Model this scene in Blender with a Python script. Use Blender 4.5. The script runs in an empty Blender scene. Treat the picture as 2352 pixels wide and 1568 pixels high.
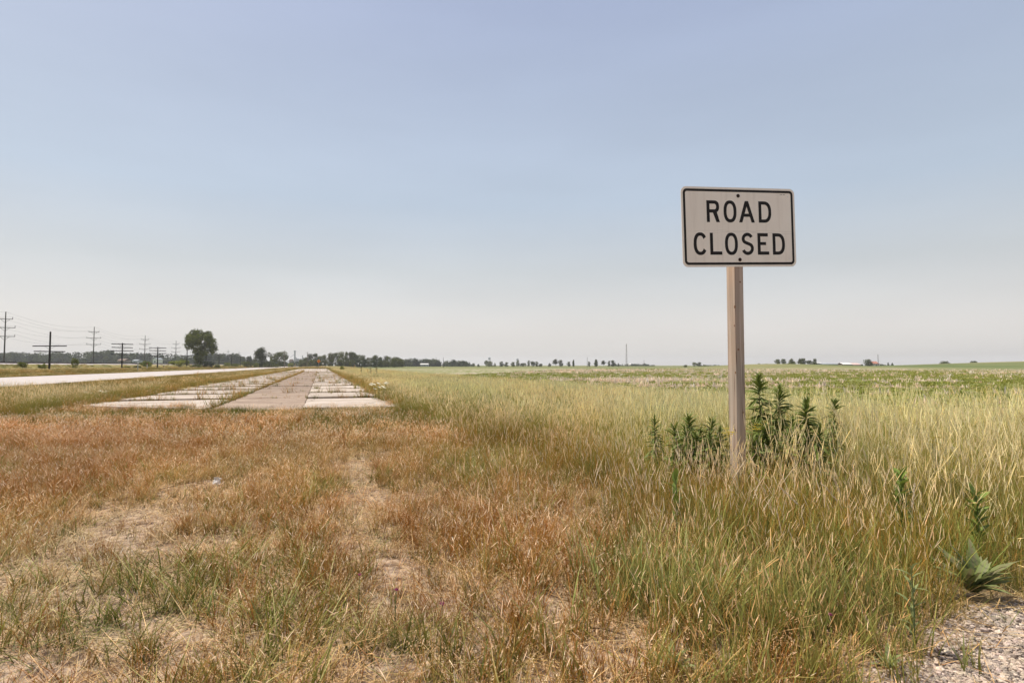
import bpy, bmesh, math, random
import numpy as np
from mathutils import Vector, Matrix, Euler

rng = np.random.default_rng(7)
random.seed(7)
SC = bpy.context.scene
COL = SC.collection

# ------------------------------------------------------------------ camera
EYE = 1.40
F = 20.0 / 36.0 * 3000.0
PITCH = math.atan(69.5 / F)
cam = bpy.data.cameras.new('camera')
cam.lens = 20.0; cam.sensor_width = 36.0
cam.clip_start = 0.05; cam.clip_end = 9000
camo = bpy.data.objects.new('camera', cam)
COL.objects.link(camo)
camo.location = (0, 0, EYE)
camo.rotation_euler = (math.pi / 2 + PITCH, 0, 0)
SC.camera = camo

# ------------------------------------------------------------------ sun, sky, exposure
SUN_AZ, SUN_EL = math.radians(-62), math.radians(60)      # azimuth from +Y, clockwise
sdir = Vector((math.sin(SUN_AZ) * math.cos(SUN_EL), math.cos(SUN_AZ) * math.cos(SUN_EL), math.sin(SUN_EL)))
sl = bpy.data.lights.new('sun', 'SUN'); sl.energy = 5.0; sl.angle = math.radians(0.53); sl.color = (1.0, 0.93, 0.82)
so = bpy.data.objects.new('sun', sl); COL.objects.link(so)
so.rotation_euler = (-sdir).to_track_quat('-Z', 'Y').to_euler()
so.location = (0, 0, 30)

W = bpy.data.worlds.new('World'); SC.world = W; W.use_nodes = True
nt = W.node_tree; nt.nodes.clear()
wo = nt.nodes.new('ShaderNodeOutputWorld'); bg = nt.nodes.new('ShaderNodeBackground')
sk = nt.nodes.new('ShaderNodeTexSky'); sk.sky_type = 'NISHITA'; sk.sun_disc = False
sk.sun_elevation = SUN_EL; sk.sun_rotation = SUN_AZ % (2 * math.pi)
sk.dust_density = 4.0; sk.air_density = 1.0; sk.ozone_density = 1.5
bg.inputs['Strength'].default_value = 0.1
# summer haze: the upper air is whitened evenly by elevation, all the way round
tc = nt.nodes.new('ShaderNodeTexCoord'); sep = nt.nodes.new('ShaderNodeSeparateXYZ')
ramp = nt.nodes.new('ShaderNodeValToRGB')
nt.links.new(tc.outputs['Generated'], sep.inputs[0]); nt.links.new(sep.outputs['Z'], ramp.inputs[0])
SKY = [(0.0, (9.0, 8.7, 8.2)), (0.06, (8.6, 8.3, 8.0)), (0.16, (6.6, 6.9, 7.05)), (0.27, (5.5, 6.4, 7.5)),
       (0.40, (4.8, 5.6, 7.0)), (0.54, (4.1, 4.8, 6.6)), (1.0, (3.0, 3.4, 5.4))]
el = ramp.color_ramp.elements
while len(el) > 1: el.remove(el[-1])
el[0].position = SKY[0][0]; el[0].color = tuple(c / 10 for c in SKY[0][1]) + (1,)
for p_, c_ in SKY[1:]:
    e = el.new(p_); e.color = tuple(c / 10 for c in c_) + (1,)
sc10 = nt.nodes.new('ShaderNodeVectorMath'); sc10.operation = 'SCALE'; sc10.inputs['Scale'].default_value = 10.0
mixw = nt.nodes.new('ShaderNodeMix'); mixw.data_type = 'RGBA'; mixw.inputs['Factor'].default_value = 0.8
nt.links.new(ramp.outputs[0], sc10.inputs[0])
nt.links.new(sk.outputs[0], mixw.inputs[6]); nt.links.new(sc10.outputs[0], mixw.inputs[7])
# faint uneven veil in the haze
hz_map = nt.nodes.new('ShaderNodeMapping'); hz_map.inputs['Scale'].default_value = (1.2, 1.2, 5.0)
hz_n = nt.nodes.new('ShaderNodeTexNoise'); hz_n.inputs['Scale'].default_value = 1.6; hz_n.inputs['Detail'].default_value = 5
hz_r = nt.nodes.new('ShaderNodeMapRange'); hz_r.inputs[1].default_value = .35; hz_r.inputs[2].default_value = .7; hz_r.inputs[3].default_value = .975; hz_r.inputs[4].default_value = 1.05
hz_s = nt.nodes.new('ShaderNodeVectorMath'); hz_s.operation = 'SCALE'
nt.links.new(tc.outputs['Generated'], hz_map.inputs[0]); nt.links.new(hz_map.outputs[0], hz_n.inputs['Vector']); nt.links.new(hz_n.outputs[0], hz_r.inputs[0])
nt.links.new(mixw.outputs[2], hz_s.inputs[0]); nt.links.new(hz_r.outputs[0], hz_s.inputs['Scale']); nt.links.new(hz_s.outputs[0], bg.inputs['Color']); nt.links.new(bg.outputs[0], wo.inputs[0])
SC.view_settings.view_transform = 'Standard'; SC.view_settings.look = 'None'
SC.view_settings.exposure = 0.06; SC.view_settings.gamma = 1.0
SC.cycles.max_bounces = 6; SC.cycles.diffuse_bounces = 3; SC.cycles.transmission_bounces = 4
SC.cycles.transparent_max_bounces = 6; SC.cycles.volume_bounces = 0

# ------------------------------------------------------------------ coordinates
HEAD = math.radians(18.6)
dU = np.array([-math.sin(HEAD), math.cos(HEAD)]); dV = np.array([math.cos(HEAD), math.sin(HEAD)])
def uv(x, y): return x * dU[0] + y * dU[1], x * dV[0] + y * dV[1]
def xy(u, v): return u * dU[0] + v * dV[0], u * dU[1] + v * dV[1]
def ss(a, b, x):
    t = np.clip((np.asarray(x, float) - a) / (b - a), 0, 1); return t * t * (3 - 2 * t)
_wv = [(rng.uniform(0, 6.28), rng.uniform(0, 6.28), rng.uniform(0, 6.28)) for _ in range(24)]
def wnoise(x, y, scale, k=0):
    """smooth noise about -1..1, feature size about scale metres"""
    s = 0
    for i in range(6):
        a, p, q = _wv[(i + 5 * k) % 24]
        f = (0.7 + 0.28 * i) * 6.28 / scale / 2
        s = s + np.sin((x * math.cos(a) + y * math.sin(a)) * f + p + 1.3 * np.sin((y * math.cos(q) - x * math.sin(q)) * f * .7 + q))
    return s / 3.2
def terrain(x, y):
    x = np.asarray(x, float); y = np.asarray(y, float)
    u, v = uv(x, y)
    z = np.zeros_like(v)
    d = np.hypot(x, y)
    near = np.clip(1 - (d - 14) / 10, 0, 1)
    z = z + near * (0.022 * wnoise(x, y, 1.3, 1) + 0.010 * wnoise(x, y, .45, 2))
    z = z * (1 - ss(16.8, 18.0, u) * ss(-8, -7.2, v) * (1 - ss(2.4, 3.2, v)))
    # shoulders and highway
    z = z - 0.10 * ss(-8, -9.5, v) * (1 - ss(-13, -16.5, v))
    z = z + 0.06 * ss(-14.5, -17.5, v)
    # ditch and bank up to the railway
    z = z - 0.25 * ss(-32, -35, v) * (1 - ss(-36, -41, v))
    z = z + 0.40 * ss(-36, -47, v)
    z = z + 1.15 * ss(-53.5, -57.2, v) * (1 - ss(-62.8, -66, v))
    # the land rises slowly towards the far wood on the left
    z = z + 5.0 * ss(-110, -430, v) - 0.35 * ss(-66, -80, v)
    # right side: low swells in the field
    z = z - 0.10 * ss(13, 16, v)
    z = z + 4.3 * ss(165, 335, x) * ss(50, 260, y) * (1 - ss(330, 430, y))
    z = z + 2.4 * np.exp(-((x - 163) / 28) ** 2 - ((y - 350) / 90) ** 2)
    z = z + 0.5 * np.exp(-((x - 40) / 60) ** 2 - ((y - 130) / 60) ** 2) * ss(16, 45, v)
    return z
def G2(px, py, h=0.0):      # ground point seen at a point of the 2352-wide picture
    a = (px - 1176) / 1306.7; b = (784 - py) / 1306.7
    Y = math.cos(PITCH) - b * math.sin(PITCH); Z = math.sin(PITCH) + b * math.cos(PITCH)
    t = (EYE - h) / max(-Z, 1e-3)
    return a * t, Y * t
def G3(px, py, h=0.0): return G2(px * .784, py * .784, h)
def X3(px, Y): return (px - 1500) / F * Y * 1.0009
def H3(py, Y): return EYE + (1069.5 - py) / F * Y         # height above zero level seen at row py

# ------------------------------------------------------------------ materials
def newmat(name):
    m = bpy.data.materials.new(name); m.use_nodes = True
    n = m.node_tree; n.nodes.clear()
    return m, n, n.nodes, n.links
def noise_mat(name, c1, c2, scale=5, rough=.9, bump=0.0, detail=5, stretch=(1, 1, 1), c3=None, spec=.2, metal=0.0, coord='Object'):
    m, n, N, L = newmat(name)
    out = N.new('ShaderNodeOutputMaterial'); b = N.new('ShaderNodeBsdfPrincipled')
    tc = N.new('ShaderNodeTexCoord'); mp = N.new('ShaderNodeMapping'); mp.inputs['Scale'].default_value = stretch
    nz = N.new('ShaderNodeTexNoise'); nz.inputs['Scale'].default_value = scale; nz.inputs['Detail'].default_value = detail
    r = N.new('ShaderNodeValToRGB'); r.color_ramp.elements[0].position = .32; r.color_ramp.elements[1].position = .68
    r.color_ramp.elements[0].color = (*c1, 1); r.color_ramp.elements[1].color = (*c2, 1)
    if c3: e = r.color_ramp.elements.new(.5); e.color = (*c3, 1)
    L.new(tc.outputs[coord], mp.inputs[0]); L.new(mp.outputs[0], nz.inputs['Vector']); L.new(nz.outputs[0], r.inputs[0])
    L.new(r.outputs[0], b.inputs['Base Color']); b.inputs['Roughness'].default_value = rough
    b.inputs['Specular IOR Level'].default_value = spec; b.inputs['Metallic'].default_value = metal
    if bump:
        bp = N.new('ShaderNodeBump'); bp.inputs['Strength'].default_value = bump; bp.inputs['Distance'].default_value = .02
        L.new(nz.outputs[0], bp.inputs['Height']); L.new(bp.outputs[0], b.inputs['Normal'])
    L.new(b.outputs[0], out.inputs[0])
    return m
def grass_mat(name='grass_blades', inst=True, trans=.35, gain=1.0):
    m, n, N, L = newmat(name)
    out = N.new('ShaderNodeOutputMaterial')
    a = N.new('ShaderNodeAttribute'); a.attribute_name = 'Col'
    src = a.outputs['Color']
    if inst:
        wm = N.new('ShaderNodeVectorMath'); wm.operation = 'MULTIPLY'; wm.inputs[1].default_value = (1.27, 1.12, .74); L.new(src, wm.inputs[0]); src = wm.outputs[0]
    if inst:
        t = N.new('ShaderNodeAttribute'); t.attribute_name = 'tint'; t.attribute_type = 'INSTANCER'
        mu = N.new('ShaderNodeVectorMath'); mu.operation = 'MULTIPLY'
        L.new(src, mu.inputs[0]); L.new(t.outputs['Vector'], mu.inputs[1]); src = mu.outputs[0]
    d = N.new('ShaderNodeBsdfPrincipled'); d.inputs['Roughness'].default_value = .6; d.inputs['Specular IOR Level'].default_value = .25
    tr = N.new('ShaderNodeBsdfTranslucent'); mx = N.new('ShaderNodeMixShader'); mx.inputs[0].default_value = trans
    L.new(src, d.inputs['Base Color']); L.new(src, tr.inputs[0]); L.new(d.outputs[0], mx.inputs[1]); L.new(tr.outputs[0], mx.inputs[2])
    L.new(mx.outputs[0], out.inputs[0])
    return m
def leaf_mat(name, c1, c2, scale=.6, trans=.25):
    m, n, N, L = newmat(name)
    out = N.new('ShaderNodeOutputMaterial')
    tc = N.new('ShaderNodeTexCoord'); nz = N.new('ShaderNodeTexNoise'); nz.inputs['Scale'].default_value = scale; nz.inputs['Detail'].default_value = 3
    oi = N.new('ShaderNodeObjectInfo'); ad = N.new('ShaderNodeMath'); ad.operation = 'MULTIPLY_ADD'; ad.inputs[1].default_value = .3; 
    L.new(tc.outputs['Object'], nz.inputs['Vector']); L.new(oi.outputs['Random'], ad.inputs[0]); 
    sb = N.new('ShaderNodeMath'); sb.operation = 'SUBTRACT'; sb.inputs[1].default_value = .15; L.new(nz.outputs[0], sb.inputs[0]); L.new(sb.outputs[0], ad.inputs[2])
    r = N.new('ShaderNodeValToRGB'); r.color_ramp.elements[0].position = .3; r.color_ramp.elements[1].position = .7
    r.color_ramp.elements[0].color = (*c1, 1); r.color_ramp.elements[1].color = (*c2, 1); L.new(ad.outputs[0], r.inputs[0])
    d = N.new('ShaderNodeBsdfDiffuse'); tr = N.new('ShaderNodeBsdfTranslucent'); mx = N.new('ShaderNodeMixShader'); mx.inputs[0].default_value = trans
    L.new(r.outputs[0], d.inputs[0]); L.new(r.outputs[0], tr.inputs[0]); L.new(d.outputs[0], mx.inputs[1]); L.new(tr.outputs[0], mx.inputs[2]); L.new(mx.outputs[0], out.inputs[0])
    return m

M_GRASS = grass_mat(trans=.16)
M_GRASS1 = grass_mat('plant_leaves', inst=False, trans=.22)
M_TREE = leaf_mat('tree_foliage', (.05, .068, .016), (.18, .195, .05), .5)
M_TREEO = leaf_mat('olive_foliage', (.06, .07, .025), (.17, .17, .07), .5)
M_BUSH = leaf_mat('bush_foliage', (.12, .14, .02), (.33, .34, .07), .8)
M_FAR = leaf_mat('distant_foliage', (.03, .047, .018), (.19, .21, .07), .13)
M_BARK = noise_mat('bark', (.06, .045, .03), (.13, .10, .07), 3, bump=.4)
M_POLE = noise_mat('creosote_wood', (.012, .009, .007), (.035, .026, .02), 4)
M_GPOLE = noise_mat('grey_pole_wood', (.05, .042, .036), (.10, .085, .07), 2)
M_WPOLE = noise_mat('weathered_pole_wood', (.17, .13, .10), (.30, .25, .2), 2)
M_WIRE = noise_mat('wire', (.10, .10, .10), (.14, .14, .14), 2)
M_INS = noise_mat('insulator_glass', (.25, .3, .3), (.45, .5, .5), 5, rough=.2, spec=.5)
M_STEEL = noise_mat('galvanised_steel', (.30, .30, .30), (.42, .42, .42), 3, rough=.5, metal=.4)
M_BLACK = noise_mat('black_sign_ink', (.012, .009, .007), (.022, .017, .013), 20, rough=.55)
M_WHITE = noise_mat('white_paint', (.62, .60, .56), (.78, .76, .72), 2)
M_REDP = noise_mat('red_paint', (.35, .06, .04), (.5, .1, .06), 2)
M_ORANGE = noise_mat('orange_sign_paint', (.78, .22, .015), (.86, .27, .02), 3, rough=.6)
M_ROOFR = noise_mat('red_roof', (.38, .16, .11), (.48, .22, .15), 3)
M_GREYB = noise_mat('grey_metal_cladding', (.30, .32, .33), (.42, .44, .45), 2)
M_BRNB = noise_mat('brown_building', (.20, .13, .10), (.30, .22, .17), 2)
M_DARK = noise_mat('dark_opening', (.02, .02, .02), (.04, .04, .04), 2)
M_RAIL = noise_mat('rusty_rail', (.03, .018, .012), (.07, .04, .028), 6, rough=.6)
M_SLEEPER = noise_mat('sleeper_wood', (.035, .026, .02), (.07, .05, .04), 4)
M_BALLAST = noise_mat('ballast_stone', (.28, .24, .22), (.62, .56, .52), 9, bump=.6)

# ------------------------------------------------------------------ object helpers
def link(o, parent=None):
    COL.objects.link(o)
    if parent is not None: o.parent = parent
    return o
def mesh_np(name, V, Fc, mat=None, cols=None, smooth=False):
    me = bpy.data.meshes.new(name)
    me.from_pydata([tuple(map(float, p)) for p in V], [], [tuple(int(i) for i in f) for f in Fc])
    if cols is not None:
        a = me.attributes.new('Col', 'FLOAT_COLOR', 'POINT')
        c = np.ones((len(V), 4), np.float32); c[:, :3] = np.asarray(cols)[:, :3]; a.data.foreach_set('color', c.ravel())
    if mat: me.materials.append(mat)
    if smooth: me.polygons.foreach_set('use_smooth', [True] * len(me.polygons))
    me.update(); return me
class MB:
    def __init__(s): s.v = []; s.f = []
    def add(s, V, Fc):
        k = len(s.v); s.v += [tuple(p) for p in V]; s.f += [tuple(i + k for i in f) for f in Fc]
    def box(s, c, size, rot=None):
        x, y, z = (q / 2 for q in size)
        V = [Vector(p) for p in ((-x, -y, -z), (x, -y, -z), (x, y, -z), (-x, y, -z), (-x, -y, z), (x, -y, z), (x, y, z), (-x, y, z))]
        if rot is not None: V = [rot @ p for p in V]
        s.add([p + Vector(c) for p in V], [(0, 3, 2, 1), (4, 5, 6, 7), (0, 1, 5, 4), (1, 2, 6, 5), (2, 3, 7, 6), (3, 0, 4, 7)])
        return s
    def tube(s, pts, rad, n=6, caps=True):
        pts = [Vector(p) for p in pts]
        if not hasattr(rad, '__len__'): rad = [rad] * len(pts)
        V = []; Fc = []
        for i, p in enumerate(pts):
            t = (pts[min(i + 1, len(pts) - 1)] - pts[max(i - 1, 0)]).normalized()
            a = t.cross(Vector((0, 0, 1)) if abs(t.z) < .9 else Vector((1, 0, 0))).normalized(); b = t.cross(a)
            V += [p + (a * math.cos(6.2832 * j / n) + b * math.sin(6.2832 * j / n)) * rad[i] for j in range(n)]
        for i in range(len(pts) - 1):
            for j in range(n):
                k = (j + 1) % n; Fc.append((i * n + j, i * n + k, (i + 1) * n + k, (i + 1) * n + j))
        if caps: Fc += [tuple(range(n))[::-1], tuple((len(pts) - 1) * n + j for j in range(n))]
        s.add(V, Fc); return s
    def mesh(s, name, mat=None, smooth=False): return mesh_np(name, s.v, s.f, mat, smooth=smooth)
    def build(s, name, mat, parent=None, smooth=False):
        return link(bpy.data.objects.new(name, s.mesh(name, mat, smooth)), parent)
def tag(o, label=None, cat=None, group=None, kind=None):
    if label: o['label'] = label
    if cat: o['category'] = cat
    if group: o['group'] = group
    if kind: o['kind'] = kind
    return o
def thing(name, label, cat, loc=(0, 0, 0), rz=0, group=None):
    o = bpy.data.objects.new(name, None); o.empty_display_size = .2; link(o)
    o.location = loc; o.rotation_euler = (0, 0, rz)
    return tag(o, label, cat, group)
def copy_thing(root, loc, rz=0, label=None, group=None, scale=None):
    r = root.copy(); COL.objects.link(r); r.location = loc; r.rotation_euler = (0, 0, rz)
    if scale is not None: r.scale = scale if hasattr(scale, '__len__') else (scale,) * 3
    if label: r['label'] = label
    if group: r['group'] = group
    for ch in root.children:
        c = ch.copy(); COL.objects.link(c); c.parent = r
        for g in ch.children:
            d = g.copy(); COL.objects.link(d); d.parent = c
    return r

# ------------------------------------------------------------------ ground
def graded(a, b, segs):
    out = [a]
    for end, step in segs:
        n = max(1, int(round((end - out[-1]) / step)))
        out += list(np.linspace(out[-1], end, n + 1)[1:])
    return np.array(out)
us = graded(-30, 0, [(-6, 4), (0, 1), (15, .12), (26, .5), (60, 2), (160, 6), (500, 15), (1000, 50), (2600, 200)])
vs = graded(-2600, 0, [(-1000, 200), (-450, 50), (-110, 17), (-68, 4), (-30, .6), (-18, 1), (-9, .5), (12, .12), (22, .5), (60, 3), (220, 7), (420, 16), (1000, 58), (2600, 200)])
def grid_mesh(name, us, vs, mat, zf=None, dz=0.0):
    U, V = np.meshgrid(us, vs, indexing='ij')
    x, y = xy(U, V); z = (terrain(x, y) if zf is None else zf(x, y)) + dz
    n, m = U.shape
    P = np.stack([x, y, z], -1).reshape(-1, 3)
    i, j = np.meshgrid(np.arange(n - 1), np.arange(m - 1), indexing='ij')
    a = (i * m + j).ravel()
    Fc = np.stack([a, a + m, a + m + 1, a + 1], -1)
    me = bpy.data.meshes.new(name)
    me.vertices.add(len(P)); me.vertices.foreach_set('co', P.astype(np.float32).ravel())
    me.loops.add(Fc.size); me.loops.foreach_set('vertex_index', Fc.ravel().astype(np.int32))
    me.polygons.add(len(Fc)); me.polygons.foreach_set('loop_start', np.arange(0, Fc.size, 4, dtype=np.int32))
    me.update(calc_edges=True); me.validate()
    me.polygons.foreach_set('use_smooth', [True] * len(me.polygons))
    me.materials.append(mat)
    return me

def ground_material():
    m, n, N, L = newmat('verge_and_field_soil')
    out = N.new('ShaderNodeOutputMaterial'); b = N.new('ShaderNodeBsdfPrincipled'); b.inputs['Roughness'].default_value = .95; b.inputs['Specular IOR Level'].default_value = .1
    geo = N.new('ShaderNodeNewGeometry'); P = geo.outputs['Position']
    def math_(op, a, bb=None, c=None):
        k = N.new('ShaderNodeMath'); k.operation = op
        for i, q in enumerate((a, bb, c)):
            if q is None: continue
            if isinstance(q, (int, float)): k.inputs[i].default_value = q
            else: L.new(q, k.inputs[i])
        return k.outputs[0]
    def dot(v):
        k = N.new('ShaderNodeVectorMath'); k.operation = 'DOT_PRODUCT'; L.new(P, k.inputs[0]); k.inputs[1].default_value = v; return k.outputs['Value']
    def noise(scale, detail=4, vec=P, out_='Fac'):
        k = N.new('ShaderNodeTexNoise'); k.inputs['Scale'].default_value = scale; k.inputs['Detail'].default_value = detail; L.new(vec, k.inputs['Vector']); return k.outputs[0]
    def ramp2(f, p0, c0, p1, c1):
        r = N.new('ShaderNodeValToRGB'); r.color_ramp.elements[0].position = p0; r.color_ramp.elements[1].position = p1
        r.color_ramp.elements[0].color = (*c0, 1); r.color_ramp.elements[1].color = (*c1, 1); L.new(f, r.inputs[0]); return r.outputs[0]
    def mixc(f, a, bb):
        k = N.new('ShaderNodeMix'); k.data_type = 'RGBA'
        if isinstance(f, float): k.inputs['Factor'].default_value = f
        else: L.new(f, k.inputs['Factor'])
        for i, q in ((6, a), (7, bb)):
            if isinstance(q, tuple): k.inputs[i].default_value = (*q, 1)
            else: L.new(q, k.inputs[i])
        return k.outputs[2]
    def step(x, lo, hi):
        k = N.new('ShaderNodeMapRange'); k.interpolation_type = 'SMOOTHSTEP'; L.new(x, k.inputs[0]); k.inputs[1].default_value = lo; k.inputs[2].default_value = hi; return k.outputs[0]
    v = dot((dV[0], dV[1], 0)); u = dot((dU[0], dU[1], 0))
    soil = ramp2(noise(13, 9), .38, (.15, .10, .07), .62, (.50, .37, .26))  # soil mottling and cracks; dark end lowered to paint in shaded gaps
    thatch = ramp2(noise(55, 7), .38, (.13, .085, .05), .62, (.56, .42, .27))
    base = mixc(step(noise(1.7, 3), .42, .6), soil, thatch)
    # long strips of verge: dry grass seen as a sheet far off
    dry = ramp2(noise(.6, 8), .3, (.17, .14, .05), .7, (.40, .30, .12))
    dryf = ramp2(noise(.25, 8), .3, (.13, .13, .035), .7, (.34, .27, .10))
    verge = mixc(step(u, 20, 90), mixc(.5, dry, thatch), dryf)
    base = mixc(step(u, 19, 30), base, verge)
    base = mixc(math_('MULTIPLY', step(v, 2.4, 5), 0.6), base, dry)
    base = mixc(math_('SUBTRACT', 1.0, step(v, -10, -7.5)), base, verge)
    # field on the right: rows of green over mauve soil and pale stubble
    rv = N.new('ShaderNodeVectorMath'); rv.operation = 'DOT_PRODUCT'; L.new(P, rv.inputs[0]); RH = math.radians(22); rv.inputs[1].default_value = (math.cos(RH), -math.sin(RH), 0)
    fsoil = ramp2(noise(6, 6), .35, (.20, .13, .09), .68, (.46, .34, .25))
    stretch = N.new('ShaderNodeMapping'); stretch.inputs['Rotation'].default_value = (0, 0, RH); stretch.inputs['Scale'].default_value = (1.2, .12, 1); L.new(P, stretch.inputs[0])
    streak = noise(1.0, 5, stretch.outputs[0])
    fgreen = ramp2(noise(3, 5), .3, (.13, .16, .035), .7, (.25, .26, .08))
    farstub = ramp2(streak, .38, (.17, .18, .06), .62, (.52, .42, .34))
    patch = noise(.045, 3)
    flat = N.new('ShaderNodeMapping'); flat.inputs['Scale'].default_value = (.4, 1.4, 1); L.new(P, flat.inputs[0])
    patch = noise(.05, 4, flat.outputs[0])
    ffar = mixc(step(patch, .44, .60), mixc(.35, fgreen, farstub), farstub)
    fnear = mixc(step(noise(1.2, 4), .35, .65), fsoil, fgreen)
    dist = N.new('ShaderNodeVectorMath'); dist.operation = 'LENGTH'; L.new(P, dist.inputs[0]); D = dist.outputs['Value']
    field = mixc(step(D, 45, 110), mixc(step(patch, .40, .55), fgreen, fnear), ffar)
    farfield = ramp2(noise(.012, 3), .4, (.12, .15, .045), .6, (.24, .22, .09))
    field = mixc(step(D, 210, 330), field, farfield)
    vn = math_('MULTIPLY_ADD', noise(.5, 2), 1.6, v)
    fm = step(vn, 14.0, 14.7)
    base = mixc(fm, base, field)
    # far left: pale green crop between railway and wood
    lf = ramp2(noise(.03, 3), .4, (.16, .21, .09), .6, (.26, .30, .13))
    base = mixc(math_('SUBTRACT', 1.0, step(v, -72, -68)), base, lf)
    gx, gy = G2(1985, 1600); hx, hy = G2(2380, 1365); L_ = math.hypot(hx - gx, hy - gy); nx, ny = (hy - gy) / L_, -(hx - gx) / L_
    gdist = math_('SUBTRACT', dot((nx, ny, 0)), nx * gx + ny * gy)
    gsoil = ramp2(noise(60, 5), .35, (.10, .075, .06), .7, (.36, .29, .25))
    base = mixc(step(gdist, -.12, .10), base, gsoil)
    L.new(base, b.inputs['Base Color'])
    bp = N.new('ShaderNodeBump'); bp.inputs['Strength'].default_value = .7; bp.inputs['Distance'].default_value = .03
    L.new(noise(22, 8), bp.inputs['Height']); L.new(bp.outputs[0], b.inputs['Normal'])
    L.new(b.outputs[0], out.inputs[0])
    return m
go = link(bpy.data.objects.new('ground', grid_mesh('ground', us, vs, ground_material())))
tag(go, kind='structure')

# ------------------------------------------------------------------ highway on the left
def concrete(name, c1, c2, c3, cracks=True):
    m, n, N, L = newmat(name)
    out = N.new('ShaderNodeOutputMaterial'); b = N.new('ShaderNodeBsdfPrincipled'); b.inputs['Roughness'].default_value = .85; b.inputs['Specular IOR Level'].default_value = .3
    geo = N.new('ShaderNodeNewGeometry'); oi = N.new('ShaderNodeObjectInfo')
    a = N.new('ShaderNodeTexNoise'); a.inputs['Scale'].default_value = .75; a.inputs['Detail'].default_value = 10; a.inputs['Roughness'].default_value = .62; L.new(geo.outputs['Position'], a.inputs['Vector'])
    r = N.new('ShaderNodeValToRGB'); r.color_ramp.elements[0].position = .33; r.color_ramp.elements[1].position = .68
    r.color_ramp.elements[0].color = (*c1, 1); r.color_ramp.elements[1].color = (*c2, 1); L.new(a.outputs[0], r.inputs[0])
    g = N.new('ShaderNodeTexNoise'); g.inputs['Scale'].default_value = 14; g.inputs['Detail'].default_value = 8; L.new(geo.outputs['Position'], g.inputs['Vector'])
    mr = N.new('ShaderNodeMapRange'); mr.inputs[1].default_value = .52; mr.inputs[2].default_value = .72; L.new(g.outputs[0], mr.inputs[0])
    mx = N.new('ShaderNodeMix'); mx.data_type = 'RGBA'; L.new(mr.outputs[0], mx.inputs['Factor']); L.new(r.outputs[0], mx.inputs[6]); mx.inputs[7].default_value = (*c3, 1)
    hs = N.new('ShaderNodeHueSaturation'); ma = N.new('ShaderNodeMath'); ma.operation = 'MULTIPLY_ADD'; ma.inputs[1].default_value = .22; ma.inputs[2].default_value = .89
    L.new(oi.outputs['Random'], ma.inputs[0]); L.new(ma.outputs[0], hs.inputs['Value']);
    vd = N.new('ShaderNodeTexNoise'); vd.inputs['Scale'].default_value = 1.1; vd.inputs['Detail'].default_value = 3; L.new(geo.outputs['Position'], vd.inputs['Vector'])
    vo = N.new('ShaderNodeTexVoronoi'); vo.feature = 'DISTANCE_TO_EDGE'; vo.inputs['Scale'].default_value = .33
    va = N.new('ShaderNodeVectorMath'); va.operation = 'ADD'; L.new(geo.outputs['Position'], va.inputs[0]); L.new(vd.outputs['Color'], va.inputs[1]); L.new(va.outputs[0], vo.inputs['Vector'])
    cr_ = N.new('ShaderNodeMapRange'); cr_.inputs[1].default_value = .004; cr_.inputs[2].default_value = .014; cr_.inputs[3].default_value = .7; cr_.inputs[4].default_value = 0; L.new(vo.outputs['Distance'], cr_.inputs[0])
    mc = N.new('ShaderNodeMix'); mc.data_type = 'RGBA'; L.new(cr_.outputs[0], mc.inputs['Factor']); L.new(mx.outputs[2], mc.inputs[6]); mc.inputs[7].default_value = (.10, .075, .05, 1)
    L.new((mc if cracks else mx).outputs[2], hs.inputs['Color'])
    L.new(hs.outputs[0], b.inputs['Base Color'])
    bp = N.new('ShaderNodeBump'); bp.inputs['Strength'].default_value = .5; bp.inputs['Distance'].default_value = .01; L.new(g.outputs[0], bp.inputs['Height']); L.new(bp.outputs[0], b.inputs['Normal'])
    L.new(b.outputs[0], out.inputs[0]); return m
M_CONC = concrete('old_concrete', (.37, .295, .225), (.57, .49, .41), (.30, .23, .17))
M_ASPH = concrete('worn_brown_asphalt', (.235, .165, .115), (.37, .275, .20), (.18, .13, .09))
M_HWY = concrete('highway_concrete', (.46, .40, .36), (.56, .50, .45), (.42, .36, .32), False)
def strip(name, mat, u0, u1, v0, v1, dz, parent=None, nu=60):
    uu = np.concatenate([np.linspace(u0, 150, nu), np.linspace(160, u1, 30)]) if u1 > 200 else np.linspace(u0, u1, nu)
    me = grid_mesh(name, uu, np.linspace(v0, v1, 3), mat, zf=lambda x, y: np.zeros_like(x) + .06 + dz)
    return link(bpy.data.objects.new(name, me), parent)
hw = tag(strip('highway', M_HWY, -20, 1500, -31.4, -17.8, .06), kind='structure')
tag(strip('edge_line', M_WHITE, -20, 1500, -30.9, -30.75, .064, hw), kind='structure')
tag(strip('edge_line', M_WHITE, -20, 1500, -20.5, -20.35, .064, hw), kind='structure')

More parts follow.
